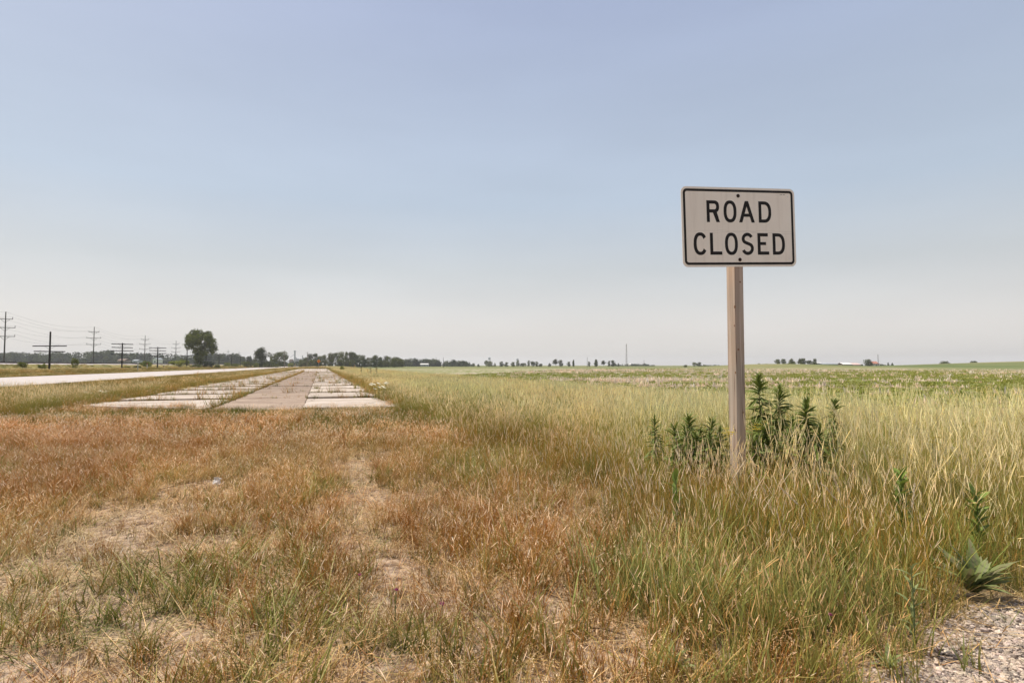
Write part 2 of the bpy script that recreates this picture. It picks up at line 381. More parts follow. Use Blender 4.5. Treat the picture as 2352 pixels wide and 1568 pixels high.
# ------------------------------------------------------------------ closed road: slab by slab
road = thing('closed_road', None, None); tag(road, kind='structure')
JU = [18.1, 25.0] + [25.0 + 4.75 * i for i in range(1, 24)]
WEED_PTS = []
def slab(name, mat, u0, u1, v0, v1, rr, heave=.0115, cut=(0, 0)):
    bm = bmesh.new()
    e = 0.0
    n = 7
    ring = []
    def edge(a, b, k):
        for i in range(k):
            t = i / k; ring.append(((a[0] + (b[0] - a[0]) * t) + rr.uniform(-.025, .025), (a[1] + (b[1] - a[1]) * t) + rr.uniform(-.02, .02)))
    edge((u0, v0), (u0, v1), n); edge((u0, v1), (u1, v1), n); edge((u1, v1), (u1, v0), n); edge((u1, v0), (u0, v0), n)
    tilt = rr.uniform(-.004, .004); lift = rr.uniform(0.0, .018)
    top = []; bot = []; inn = []
    cu, cv = (u0 + u1) / 2, (v0 + v1) / 2
    for (a, b) in ring:
        z = .065 + lift + tilt * (a - cu) + (cu - a) * heave
        x, y = xy(a, b); bot.append(bm.verts.new((x, y, -.12))); top.append(bm.verts.new((x, y, z - .018)))
        ai = a + (.03 if a < cu else -.03); bi = b + (.03 if b < cv else -.03); x, y = xy(ai, bi); inn.append(bm.verts.new((x, y, z)))
    k = len(ring)
    for vtx_list in (bot, top, inn):
        for q_ in vtx_list:
            a_, b_ = uv(q_.co.x, q_.co.y)
            if a_ < cu - 1:
                t_ = (b_ - v0) / (v1 - v0); x, y = xy(a_ + cut[0] * (1 - t_) + cut[1] * t_, b_); q_.co.x, q_.co.y = x, y
    for i in range(k):
        j = (i + 1) % k
        bm.faces.new((bot[i], bot[j], top[j], top[i])); bm.faces.new((top[i], top[j], inn[j], inn[i]))
    bm.faces.new(inn); bmesh.ops.recalc_face_normals(bm, faces=bm.faces)
    me = bpy.data.meshes.new(name); bm.to_mesh(me); bm.free(); me.materials.append(mat)
    return link(bpy.data.objects.new(name, me), road)
rr = random.Random(3)
for i in range(len(JU) - 1):
    u0, u1 = JU[i] + .10, JU[i + 1] - .10
    c0, c1, c2 = ((3.7, 1.0), (.9, .5), (.4, .1)) if i == 0 else ((0, 0),) * 3
    o = slab('concrete_slab', M_CONC, u0, u1, -7.25 + rr.uniform(-.15, .1), -3.27, rr, .0115 if i < 5 else .0075, c0)
    o = slab('asphalt_slab', M_ASPH, u0 - .07, u1 + .07, -3.15, -.50, rr, .002, c1)
    o = slab('concrete_slab', M_CONC, u0, u1, -.485, 2.4 + rr.uniform(-.1, .15), rr, .0115 if i < 5 else .0075, c2)
tail = grid_mesh('road_surface', np.linspace(134.4, 232, 30), np.linspace(-7.1, 2.3, 4), M_CONC, zf=lambda x, y: x * 0 + .04)
link(bpy.data.objects.new('road_surface', tail), road)

# ------------------------------------------------------------------ railway
rail = thing('railway_track', 'railway track on a pale ballast bank beyond the highway and black poles', 'railway')
b = MB()
prof = [(-63.2, 1.2), (-62.0, 1.78), (-58.0, 1.78), (-56.6, 1.52)]
uu = np.concatenate([np.linspace(-60, 400, 120)])
V = []; Fc = []
for i, a in enumerate(uu):
    for (vv, zz) in prof:
        x, y = xy(a, vv + random.uniform(-.12, .12)); V.append((x, y, zz + random.uniform(-.04, .04)))
for i in range(len(uu) - 1):
    for j in range(3): Fc.append((i * 4 + j, i * 4 + j + 1, (i + 1) * 4 + j + 1, (i + 1) * 4 + j))
link(bpy.data.objects.new('ballast_bed', mesh_np('ballast_bed', V, [f[::-1] for f in Fc], M_BALLAST)), rail)
for vv in (-60.72, -59.28):
    x0, y0 = xy(-60, vv); x1, y1 = xy(400, vv)
    m_ = MB(); R = Matrix.Rotation(HEAD, 3, 'Z')
    c = ((x0 + x1) / 2, (y0 + y1) / 2)
    m_.box((*c, 1.86), (.15, 460, .04), R); m_.box((*c, 1.95), (.05, 460, .14), R); m_.box((*c, 2.045), (.08, 460, .055), R)
    m_.build('rail', M_RAIL, rail)
m_ = MB()
for k in range(0, 640):
    x, y = xy(-50 + k * .62, -60); m_.box((x, y, 1.80), (2.6, .23, .12), R)
tag(m_.build('sleepers', M_SLEEPER, rail), kind='stuff')

# ------------------------------------------------------------------ the sign
sign = thing('road_closed_sign', 'white ROAD CLOSED sign on a square wooden post standing in tall grass', 'road sign', (2.19528777, 5.43354352, 0))
PY_, PP_, PR_ = (math.radians(a) for a in (11.897, 1.993, -2.310))
RM = (Matrix.Rotation(PY_, 4, 'Z') @ Matrix.Rotation(PP_, 4, 'X') @ Matrix.Rotation(PR_, 4, 'Y'))
pan_root_M = Matrix.Translation((0, 0, EYE + 1.32701635)) @ RM
def curve_mesh(name, splines, depth, mat, z=0.0):
    """filled outline in the panel plane (x right, y up), extruded towards the viewer"""
    cu = bpy.data.curves.new(name, 'CURVE'); cu.dimensions = '2D'; cu.fill_mode = 'BOTH'; cu.extrude = depth / 2
    for pts in splines:
        s = cu.splines.new('POLY'); s.points.add(len(pts) - 1); s.use_cyclic_u = True
        for i, p in enumerate(pts): s.points[i].co = (p[0], p[1], 0, 1)
    o = bpy.data.objects.new(name, cu)
    me = bpy.data.meshes.new_from_object(o); me.name = name
    bpy.data.objects.remove(o); bpy.data.curves.remove(cu)
    me.transform(Matrix.Rotation(math.pi / 2, 4, 'X') @ Matrix.Translation((0, 0, z)))   # z -> -y (towards viewer)
    me.materials.clear(); me.materials.append(mat)
    return me
def rrect(w, h, r, n=8):
    P = []
    for cx, cy, a0 in ((w - r, h - r, 0), (-w + r, h - r, 90), (-w + r, -h + r, 180), (w - r, -h + r, 270)):
        for i in range(n + 1):
            a = math.radians(a0 + 90 * i / n); P.append((cx + r * math.cos(a), cy + r * math.sin(a)))
    return P
def sign_face_mat():
    m, n, N, L = newmat('reflective_white_sheeting')
    out = N.new('ShaderNodeOutputMaterial'); b = N.new('ShaderNodeBsdfPrincipled'); b.inputs['Roughness'].default_value = .45
    tc = N.new('ShaderNodeTexCoord')
    a = N.new('ShaderNodeTexNoise'); a.inputs['Scale'].default_value = 3; a.inputs['Detail'].default_value = 8; L.new(tc.outputs['Object'], a.inputs['Vector'])
    r = N.new('ShaderNodeValToRGB'); r.color_ramp.elements[0].position = .3; r.color_ramp.elements[1].position = .75
    r.color_ramp.elements[0].color = (.85, .74, .60, 1); r.color_ramp.elements[1].color = (.89, .79, .65, 1); L.new(a.outputs[0], r.inputs[0])
    # a thin wandering crease between the two words
    sp = N.new('ShaderNodeSeparateXYZ'); L.new(tc.outputs['Object'], sp.inputs[0])
    prev = r.outputs[0]
    for (zc, sc, seed, amp, x0, x1) in ((-.036, 2.6, 3.1, .045, -.55, .58), (-.052, 4.0, 9.7, .035, -.3, .35), (-.045, 3.0, 17.2, .06, -.15, .58)):
        nz = N.new('ShaderNodeTexNoise'); nz.noise_dimensions = '2D'; nz.inputs['Scale'].default_value = sc; nz.inputs['Detail'].default_value = 2
        cb = N.new('ShaderNodeCombineXYZ'); L.new(sp.outputs[0], cb.inputs[0]); cb.inputs[1].default_value = seed; L.new(cb.outputs[0], nz.inputs['Vector'])
        q = N.new('ShaderNodeMath'); q.operation = 'MULTIPLY_ADD'; q.inputs[1].default_value = -amp; q.inputs[2].default_value = amp / 2 - zc; L.new(nz.outputs[0], q.inputs[0])
        dd = N.new('ShaderNodeMath'); dd.operation = 'ADD'; L.new(sp.outputs[2], dd.inputs[0]); L.new(q.outputs[0], dd.inputs[1])
        ab = N.new('ShaderNodeMath'); ab.operation = 'ABSOLUTE'; L.new(dd.outputs[0], ab.inputs[0])
        mr = N.new('ShaderNodeMapRange'); mr.inputs[1].default_value = .0005; mr.inputs[2].default_value = .0022; mr.inputs[3].default_value = .30; mr.inputs[4].default_value = 0; L.new(ab.outputs[0], mr.inputs[0])
        g1 = N.new('ShaderNodeMath'); g1.operation = 'GREATER_THAN'; g1.inputs[1].default_value = x0; L.new(sp.outputs[0], g1.inputs[0])
        g2 = N.new('ShaderNodeMath'); g2.operation = 'LESS_THAN'; g2.inputs[1].default_value = x1; L.new(sp.outputs[0], g2.inputs[0])
        mu = N.new('ShaderNodeMath'); mu.operation = 'MULTIPLY'; L.new(g1.outputs[0], mu.inputs[0]); L.new(g2.outputs[0], mu.inputs[1])
        mu2 = N.new('ShaderNodeMath'); mu2.operation = 'MULTIPLY'; L.new(mu.outputs[0], mu2.inputs[0]); L.new(mr.outputs[0], mu2.inputs[1])
        mx = N.new('ShaderNodeMix'); mx.data_type = 'RGBA'; L.new(mu2.outputs[0], mx.inputs['Factor']); L.new(prev, mx.inputs[6]); mx.inputs[7].default_value = (.22, .18, .13, 1); prev = mx.outputs[2]
    mpS = N.new('ShaderNodeMapping'); mpS.inputs['Scale'].default_value = (9, 1, .8); L.new(tc.outputs['Object'], mpS.inputs[0])
    st_ = N.new('ShaderNodeTexNoise'); st_.inputs['Scale'].default_value = 2.2; st_.inputs['Detail'].default_value = 7; L.new(mpS.outputs[0], st_.inputs['Vector'])
    sr_ = N.new('ShaderNodeMapRange'); sr_.inputs[1].default_value = .5; sr_.inputs[2].default_value = .78; sr_.inputs[4].default_value = .22; L.new(st_.outputs[0], sr_.inputs[0])
    sm_ = N.new('ShaderNodeMix'); sm_.data_type = 'RGBA'; L.new(sr_.outputs[0], sm_.inputs['Factor']); L.new(prev, sm_.inputs[6]); sm_.inputs[7].default_value = (.50, .40, .29, 1)
    L.new(sm_.outputs[2], b.inputs['Base Color']); L.new(b.outputs[0], out.inputs[0]); return m
M_FACE = sign_face_mat()
W2, H2 = .61, .381
pm = curve_mesh('sign_panel', [rrect(W2, H2, .055)], .004, M_FACE)
panel = link(bpy.data.objects.new('sign_panel', pm), sign); panel.matrix_local = pan_root_M
FZ = .002 + .0004
bo = link(bpy.data.objects.new('border', curve_mesh('border', [rrect(W2 - .020, H2 - .020, .040), rrect(W2 - .043, H2 - .043, .020)], .0008, M_BLACK, z=FZ)), panel)
ST = .0315
def sup(cx, cy, rx, ry, a0, a1, n=28, e=2.35):
    P = []
    for i in range(n + 1):
        a = math.radians(a0 + (a1 - a0) * i / n); c, s = math.cos(a), math.sin(a)
        P.append((cx + rx * math.copysign(abs(c) ** (2 / e), c), cy + ry * math.copysign(abs(s) ** (2 / e), s)))
    return P
def L_O(x0, x1, y0, y1):
    cx, cy, rx, ry = (x0 + x1) / 2, (y0 + y1) / 2, (x1 - x0) / 2, (y1 - y0) / 2
    return [sup(cx, cy, rx, ry, 0, 360)[:-1], sup(cx, cy, rx - ST, ry - ST, 0, 360)[:-1]]
def L_C(x0, x1, y0, y1):
    cx, cy, rx, ry = (x0 + x1) / 2 + .004, (y0 + y1) / 2, (x1 - x0) / 2 + .004, (y1 - y0) / 2
    return [sup(cx, cy, rx, ry, 34, 326) + sup(cx, cy, rx - ST, ry - ST, 328, 32)]
def L_D(x0, x1, y0, y1):
    rx = (x1 - x0) * .56; cx = x1 - rx; cy = (y0 + y1) / 2; ry = (y1 - y0) / 2
    return [[(x0, y1)] + sup(cx, cy, rx, ry, 90, -90, 20) + [(x0, y0)],
            [(x0 + ST, y1 - ST)] + sup(cx, cy, rx - ST, ry - ST, 90, -90, 20) + [(x0 + ST, y0 + ST)]]
def L_L(x0, x1, y0, y1): return [[(x0, y1), (x0 + ST, y1), (x0 + ST, y0 + ST), (x1, y0 + ST), (x1, y0), (x0, y0)]]
def L_E(x0, x1, y0, y1):
    m = (y0 + y1) / 2 + .004; h = ST / 2 - .001
    return [[(x0, y1), (x1 - .01, y1), (x1 - .01, y1 - ST), (x0 + ST, y1 - ST), (x0 + ST, m + h), (x1 - .032, m + h), (x1 - .032, m - h), (x0 + ST, m - h), (x0 + ST, y0 + ST), (x1, y0 + ST), (x1, y0), (x0, y0)]]
def L_A(x0, x1, y0, y1):
    cx = (x0 + x1) / 2; t = .018; H = y1 - y0
    k = (cx - t - x0) / H; wl = .035
    yb = y0 + .055; yt = yb + .030
    inx = lambda y: x0 + wl + k * (y - y0)
    ytop = y0 + (cx - (x0 + wl)) / k
    return [[(x0, y0), (cx - t, y1), (cx + t, y1), (x1, y0), (x1 - wl, y0), (2 * cx - inx(yb), yb), (inx(yb), yb), (x0 + wl, y0)],
            [(inx(yt), yt), (cx, min(ytop, y1 - .045)), (2 * cx - inx(yt), yt)]]
def L_R(x0, x1, y0, y1):
    m = y0 + (y1 - y0) * .435; r = (y1 - m) / 2; xb = x1 - .004; cx = xb - r * .92
    lw = .036
    return [[(x0, y1)] + sup(cx, y1 - r, r * .92, r, 90, -62, 16) + [(x1, y0), (x1 - lw, y0), (x0 + .066, m), (x0 + ST, m), (x0 + ST, y0), (x0, y0)],
            [(x0 + ST, y1 - ST)] + sup(cx, y1 - r, r * .92 - ST, r - ST, 90, -90, 16) + [(x0 + ST, m + ST)]]
def L_S(x0, x1, y0, y1):
    w = (x1 - x0) / 2 - ST / 2; cx = (x0 + x1) / 2; H = y1 - y0
    r1 = (H - ST) * .235; cyt = y1 - ST / 2 - r1 ; r2 = (H - ST) * .265; cyb = y0 + ST / 2 + r2
    P = [(cx + (w - .004) * math.cos(math.radians(a)), cyt + r1 * math.sin(math.radians(a))) for a in np.linspace(22, 205, 18)]
    Q = [(cx + w * math.cos(math.radians(a)), cyb + r2 * math.sin(math.radians(a))) for a in np.linspace(32, -160, 18)]
    a_, b_ = P[-1], Q[0]
    c1 = (a_[0] + .006, a_[1] - .022); c2 = (b_[0] - .012, b_[1] + .020)
    mid = []
    for t in np.linspace(0, 1, 12)[1:-1]:
        mid.append(tuple((1 - t) ** 3 * a_[i] + 3 * (1 - t) ** 2 * t * c1[i] + 3 * (1 - t) * t * t * c2[i] + t ** 3 * b_[i] for i in (0, 1)))
    C = P + mid + Q
    Lf, Rt = [], []
    for i, p in enumerate(C):
        q0 = C[max(i - 1, 0)]; q1 = C[min(i + 1, len(C) - 1)]; d = np.array([q1[0] - q0[0], q1[1] - q0[1]]); d /= np.linalg.norm(d)
        Lf.append((p[0] - d[1] * ST / 2, p[1] + d[0] * ST / 2)); Rt.append((p[0] + d[1] * ST / 2, p[1] - d[0] * ST / 2))
    return [Lf + Rt[::-1]]
T0, T1 = .046, .253
B0, B1 = -.265, -.056
for fn, x0, x1, y0, y1 in ((L_R, -.348, -.211, T0, T1), (L_O, -.169, -.031, T0 - .002, T1 + .003), (L_A, -.006, .164, T0, T1), (L_D, .208, .347, T0, T1),
                           (L_C, -.494, -.362, B0 - .003, B1 + .003), (L_L, -.322, -.196, B0, B1), (L_O, -.165, -.027, B0 - .003, B1 + .003),
                           (L_S, .012, .144, B0 - .003, B1 + .003), (L_E, .187, .311, B0, B1), (L_D, .352, .488, B0, B1)):
    link(bpy.data.objects.new('letter', curve_mesh('letter', fn(x0, x1, y0, y1), .0008, M_BLACK, z=FZ)), panel)
# tiny print in the top right corner
m_ = MB()
for k, (xx, ww) in enumerate(((.452, .008), (.462, .006), (.470, .009), (.484, .004), (.491, .008), (.501, .006))):
    m_.box((xx, -FZ, .323), (ww * .8, .0006, .006))
m_.build('small_print', noise_mat('faded_ink', (.2, .17, .13), (.3, .26, .2), 5), panel)
M_BOLT = noise_mat('rusty_bolt', (.02, .012, .01), (.07, .04, .03), 60, rough=.5, metal=.5)
for bx, bz in ((-.009, .302), (-.010, -.312)):
    m_ = MB(); m_.tube([(bx, -.002, bz), (bx, -.0045, bz)], .0175, 20); m_.tube([(bx, -.0045, bz), (bx, -.013, bz)], [.0125, .011], 6)
    m_.build('bolt', M_BOLT, panel)
for bx, bz in ((.533, .303), (.531, -.304)):
    MB().tube([(bx, -.0021, bz), (bx, -.0028, bz)], .0045, 10).build('rivet', M_WHITE, panel)
# post: 89 x 140 mm timber, narrow face to the sign
def wood_mat():
    m, n, N, L = newmat('weathered_post_wood')
    out = N.new('ShaderNodeOutputMaterial'); b = N.new('ShaderNodeBsdfPrincipled'); b.inputs['Roughness'].default_value = .8; b.inputs['Specular IOR Level'].default_value = .2
    tc = N.new('ShaderNodeTexCoord'); mp = N.new('ShaderNodeMapping'); mp.inputs['Scale'].default_value = (26, 26, .9); L.new(tc.outputs['Object'], mp.inputs[0])
    nz = N.new('ShaderNodeTexNoise'); nz.inputs['Scale'].default_value = 1; nz.inputs['Detail'].default_value = 7; nz.inputs['Distortion'].default_value = .6; L.new(mp.outputs[0], nz.inputs['Vector'])
    r = N.new('ShaderNodeValToRGB'); E = r.color_ramp.elements; E[0].position = .25; E[0].color = (.36, .29, .23, 1); E[1].position = .75; E[1].color = (.60, .53, .45, 1)
    e = E.new(.45); e.color = (.42, .33, .26, 1); e = E.new(.6); e.color = (.51, .42, .34, 1); L.new(nz.outputs[0], r.inputs[0])
    big = N.new('ShaderNodeTexNoise'); big.inputs['Scale'].default_value = 1.6; L.new(tc.outputs['Object'], big.inputs['Vector'])
    mx = N.new('ShaderNodeMix'); mx.data_type = 'RGBA'; mx.blend_type = 'MULTIPLY'; mx.inputs['Factor'].default_value = .6; L.new(r.outputs[0], mx.inputs[6])
    r2 = N.new('ShaderNodeValToRGB'); r2.color_ramp.elements[0].position = .35; r2.color_ramp.elements[1].position = .65; r2.color_ramp.elements[0].color = (1, .88, .80, 1); r2.color_ramp.elements[1].color = (.82, .84, .82, 1)
    L.new(big.outputs[0], r2.inputs[0]); L.new(r2.outputs[0], mx.inputs[7])
    # drying checks: thin dark lines along the grain
    mp2 = N.new('ShaderNodeMapping'); mp2.inputs['Scale'].default_value = (16, 16, .35); L.new(tc.outputs['Object'], mp2.inputs[0])
    ck = N.new('ShaderNodeTexNoise'); ck.inputs['Scale'].default_value = 1; ck.inputs['Detail'].default_value = 2; ck.inputs['Distortion'].default_value = .2; L.new(mp2.outputs[0], ck.inputs['Vector'])
    sb = N.new('ShaderNodeMath'); sb.operation = 'SUBTRACT'; sb.inputs[1].default_value = .5; L.new(ck.outputs[0], sb.inputs[0])
    ab = N.new('ShaderNodeMath'); ab.operation = 'ABSOLUTE'; L.new(sb.outputs[0], ab.inputs[0])
    mr = N.new('ShaderNodeMapRange'); mr.inputs[1].default_value = .004; mr.inputs[2].default_value = .016; mr.inputs[3].default_value = .65; mr.inputs[4].default_value = 0; L.new(ab.outputs[0], mr.inputs[0])
    m3 = N.new('ShaderNodeMix'); m3.data_type = 'RGBA'; L.new(mr.outputs[0], m3.inputs['Factor']); L.new(mx.outputs[2], m3.inputs[6]); m3.inputs[7].default_value = (.12, .075, .05, 1)
    L.new(m3.outputs[2], b.inputs['Base Color'])
    bp = N.new('ShaderNodeBump'); bp.inputs['Strength'].default_value = .5; bp.inputs['Distance'].default_value = .004
    L.new(nz.outputs[0], bp.inputs['Height']); L.new(bp.outputs[0], b.inputs['Normal']); L.new(b.outputs[0], out.inputs[0]); return m
bm = bmesh.new(); bmesh.ops.create_cube(bm, size=1)
PH = EYE + 1.327 + .345 + .3
bmesh.ops.scale(bm, vec=(.092, .140, PH), verts=bm.verts)
bmesh.ops.bevel(bm, geom=bm.edges[:], offset=.004, segments=2, affect='EDGES')
pmesh = bpy.data.meshes.new('post'); bm.to_mesh(pmesh); bm.free(); pmesh.materials.append(wood_mat())
po = link(bpy.data.objects.new('post', pmesh), sign)
po.matrix_local = Matrix.Rotation(PY_, 4, 'Z') @ Matrix.Translation((-.004, .018 + .070, PH / 2 - .3))
M_KNOT = noise_mat('knot_wood', (.10, .05, .03), (.26, .14, .08), 40)
for (sx, zz, kr) in ((-.0465, 1.96, .015), (-.0465, 1.33, .011), (-.0465, .78, .013), (-.0465, 1.78, .008)):
    m_ = MB(); m_.tube([(sx, -.045 + .02 * math.sin(zz * 9), zz - PH / 2 + .3), (sx - .0012, -.045 + .02 * math.sin(zz * 9), zz - PH / 2 + .3)], kr, 10); m_.build('knot', M_KNOT, panel.parent).parent = po
for (sx, zz, kr) in ((-.02, 1.55, .010), (.018, .95, .012), (.01, 2.2, .008)):
    m_ = MB(); m_.tube([(sx, -.0703, zz - PH / 2 + .3), (sx, -.0713, zz - PH / 2 + .3)], kr, 10); m_.build('knot', M_KNOT, panel.parent).parent = po

# ------------------------------------------------------------------ poles and wires
def telegraph(arms, top_extra):
    return
TEL = [(147, 104.3, 'two'), (359, 142.5, 'four'), (463, 173.6, 'four'), (549, 212, 'two'), (605, 247, 'four'), (643, 279, 'four'), (680, 319, 'four'), (706, 354, 'four'), (726, 392, 'four')]
def make_telegraph(kind):
    H = 6.5
    t = thing('telegraph_pole', '', 'telegraph pole')
    if kind == 'two':
        top = 7.1 if True else H
        m_ = MB(); m_.tube([(0, 0, -.5), (0, 0, top)], [.17, .13], 10); m_.build('pole', M_POLE, t)
        arms = [(4.45, 2.45, (0, .9, 1.25)), (3.45, 2.25, (-1.35,))]
    else:
        m_ = MB(); m_.tube([(0, 0, -.5), (0, 0, H)], [.18, .14], 10); m_.build('pole', M_POLE, t)
        arms = [(H - .28 - .62 * i, 2.3 - (.12 if i == 1 else 0), None) for i in range(4)]
        arms = [(H - .3, 2.25, None), (H - 1.15, 2.2, None), (H - 2.0, 2.35, None), (H - 2.85, 2.3, None)]
    for (z, hw_, ins) in arms:
        til = random.uniform(-.02, .02)
        m_ = MB(); m_.box((0, -.17, z), (hw_ * 2, .15, .17), Matrix.Rotation(til, 3, 'Y')); a = m_.build('crossarm', M_POLE, t)
        m_ = MB()
        for s in (-1, 1): m_.tube([(s * .75, -.19, z - .06), (s * .03, -.19, z - .62)], .02, 4)
        m_.build('brace', M_POLE, a)
        xs = ins if ins is not None else [s * (.35 + .42 * k) for s in (-1, 1) for k in range(5)]
        for k, q in enumerate(xs):
            if ins is None and random.random() < .35: continue
            MB().tube([(q, -.17, z + .06), (q, -.17, z + .13), (q, -.17, z + .22)], [.02, .055, .03], 6).build('insulator', M_INS, a)
    return t
M_POLE_L = {'two': 'black telegraph pole with two bare crossarms', 'four': 'black telegraph pole with four crossarms of insulators'}
TL = ['black telegraph pole with two crossarms below a bare tip, leftmost of its row',
      'black telegraph pole with four crossarms, the largest of its kind',
      'black telegraph pole with four crossarms beside the low rounded bush',
      'black telegraph pole with two crossarms standing just left of the big tree',
      'black telegraph pole seen through the shrubs under the big tree',
      'small black telegraph pole first to the right of the big tree',
      'small black telegraph pole second to the right of the big tree',
      'small black telegraph pole third to the right of the big tree',
      'faint telegraph pole last in its row before the middle tree']
prot = {}
for (px, Y, kind), lab in zip(TEL, TL):
    X = X3(px, Y); z = float(terrain(X, Y))
    if kind not in prot: prot[kind] = make_telegraph(kind); o = prot[kind]; o.location = (X, Y, z); o.rotation_euler = (0, 0, HEAD + .25)
    else: o = copy_thing(prot[kind], (X, Y, z), HEAD + random.uniform(.1, .3))
    tag(o, lab, group='telegraph poles along the railway')
# transmission line
VT = 105.0
TRX = [14, 275, 425, 516, 582, 631.5, 669, 701]
TRI = [1.902, 2.648, 3.42, 4.16, 4.93, 5.71, 6.51, 7.40]
tp = thing('power_pole', '', 'power pole')
HT = 18.6 + .7
m_ = MB(); m_.tube([(0, 0, -1), (0, 0, HT)], [.26, .15], 10); m_.build('pole', M_GPOLE, tp)
ARMS = [(HT - 2.6, 2.2), (HT - 5.6, 3.0), (HT - 8.7, 3.0)]
for (z, hw_) in ARMS:
    m_ = MB(); m_.box((0, -.2, z), (hw_ * 2, .16, .2)); a = m_.build('crossarm', M_GPOLE, tp)
    m_ = MB()
    for s in (-1, 1): m_.tube([(s * 1.3, -.2, z - .1), (s * .1, -.2, z - 1.2)], .05, 4)
    m_.build('brace', M_GPOLE, a)
    for s in (-1, 1):
        MB().tube([(s * (hw_ - .12), -.2, z + .1), (s * (hw_ - .12), -.2, z + .75)], [.09, .06], 6).build('insulator', M_GPOLE, a)
PL = ['tall grey power pole cut by the left edge of the photo', 'tall grey power pole between the black poles with two and four crossarms', 'tall grey power pole third from the left edge',
      'tall grey power pole left of the big tree', 'tall grey power pole hidden behind the crown of the big tree', 'grey power pole touching the right side of the big tree',
      'small grey power pole standing free right of the big tree', 'smallest faint power pole over the far wood']
ppos = []
for i, (px, k) in enumerate(zip(TRX, TRI)):
    Y = VT * k; X = X3(px, Y); z = float(terrain(X, Y)); zz = EYE + .179 * VT - HT
    o = tp if i == 0 else copy_thing(tp, (0, 0, 0), 0)
    o.location = (X, Y, zz); o.rotation_euler = (0, 0, HEAD); tag(o, PL[i], group='power poles of the transmission line'); ppos.append(Vector((X, Y, zz)))
first = ppos[0] * 2 - ppos[1]; ppos2 = [first] + ppos
wl = []
for (z, hw_), nm in zip([(HT, 0)] + ARMS, ('top', 'upper', 'middle', 'lower')):
    for s in ((0,) if hw_ == 0 else (-1, 1)):
        m_ = MB(); off = Vector((math.cos(HEAD), math.sin(HEAD), 0)) * s * (hw_ - .12 if hw_ else 0)
        pts = []
        for a_, b_ in zip(ppos2[:-1], ppos2[1:]):
            for i in range(14):
                t = i / 14; p = a_.lerp(b_, t) + off; p.z += z + (.75 if hw_ else 0) - 2.2 * 4 * t * (1 - t); pts.append(p)
        pts.append(ppos2[-1] + off + Vector((0, 0, z)))
        m_.tube(pts, .02, 4)
        side = {0: '', -1: ', on their left', 1: ', on their right'}[s]
        tag(m_.build('power_line', M_WIRE), f'thin wire strung from the {"tips" if nm == "top" else nm + " crossarms"} of the grey power poles{side}', 'wire', 'power line wires')

# ------------------------------------------------------------------ trees
def leaf_cloud(lobes, n, size, r):
    C = np.array([l[0] for l in lobes], float); R = np.array([l[1] for l in lobes], float)
    w = np.prod(R, 1) ** (2 / 3); idx = r.choice(len(lobes), n, p=w / w.sum())
    d = r.normal(size=(n, 3)); d /= np.linalg.norm(d, axis=1)[:, None]
    rad = r.uniform(.5, 1.0, n) ** .5 * (1 + .15 * r.normal(size=n))
    P = C[idx] + d * R[idx] * rad[:, None]
    nrm = d + r.normal(size=(n, 3)) * .7 + np.array([0, 0, .3]); nrm /= np.linalg.norm(nrm, axis=1)[:, None]
    t = np.cross(nrm, r.normal(size=(n, 3))); t /= np.linalg.norm(t, axis=1)[:, None]; b = np.cross(nrm, t)
    s = size * r.uniform(.6, 1.4, n)[:, None]
    V = np.stack([P - t * s, P + b * s * .6 - nrm * s * .15, P + t * s, P - b * s * .6 + nrm * s * .1], 1).reshape(-1, 3)
    k = np.arange(n) * 4
    return V, np.stack([k, k + 1, k + 2, k + 3], 1)
def quick_mesh(name, V, Q, mat):
    me = bpy.data.meshes.new(name); me.vertices.add(len(V)); me.vertices.foreach_set('co', np.asarray(V, np.float32).ravel())
    me.loops.add(Q.size); me.loops.foreach_set('vertex_index', Q.ravel().astype(np.int32))
    me.polygons.add(len(Q)); me.polygons.foreach_set('loop_start', np.arange(0, Q.size, Q.shape[1], dtype=np.int32))
    me.update(calc_edges=True); me.materials.append(mat); return me
def crown_lobes(kind, r):
    L_ = []
    if kind == 'broad':       # unit height 1, base of crown at .25
        for i in range(16):
            a = r.uniform(0, 6.28); q = r.uniform(.05, .36); z = r.uniform(.35, .85); q *= math.sqrt(max(.1, 1 - ((z - .55) / .42) ** 2))
            s = r.uniform(.11, .19); L_.append(((q * math.cos(a), q * math.sin(a), z), (s, s, s * .8)))
        L_.append(((0, 0, .6), (.26, .26, .3)))
    elif kind == 'low':       # crown reaches the ground
        for i in range(18):
            a = r.uniform(0, 6.28); z = r.uniform(.12, .85); q = r.uniform(.1, .42) * math.sqrt(max(.12, 1 - ((z - .4) / .6) ** 2))
            s = r.uniform(.12, .2); L_.append(((q * math.cos(a), q * math.sin(a), z), (s, s, s * .85)))
        L_.append(((0, 0, .4), (.34, .34, .36)))
    elif kind == 'mound':
        for i in range(16):
            a = r.uniform(0, 6.28); q = r.uniform(.1, .55); z = r.uniform(.1, .75) * (1 - (q / .62) ** 2 * .7)
            s = r.uniform(.14, .24); L_.append(((q * math.cos(a), q * math.sin(a), z), (s, s, s)))
    elif kind == 'narrow':
        for i in range(12):
            z = .08 + .84 * i / 11; q = .10 * math.sin(math.pi * min(1, z + .12)); a = r.uniform(0, 6.28)
            s = .17 * math.sqrt(max(.08, 1 - ((z - .42) / .6) ** 2)); L_.append(((q * math.cos(a) * .5, q * math.sin(a) * .5, z), (s, s, .12)))
    elif kind == 'cone':
        for i in range(14):
            z = .08 + .86 * i / 13; s = .40 * (1 - z) + .05; a = r.uniform(0, 6.28); L_.append(((s * .3 * math.cos(a), s * .3 * math.sin(a), z), (s, s, .10)))
    return L_
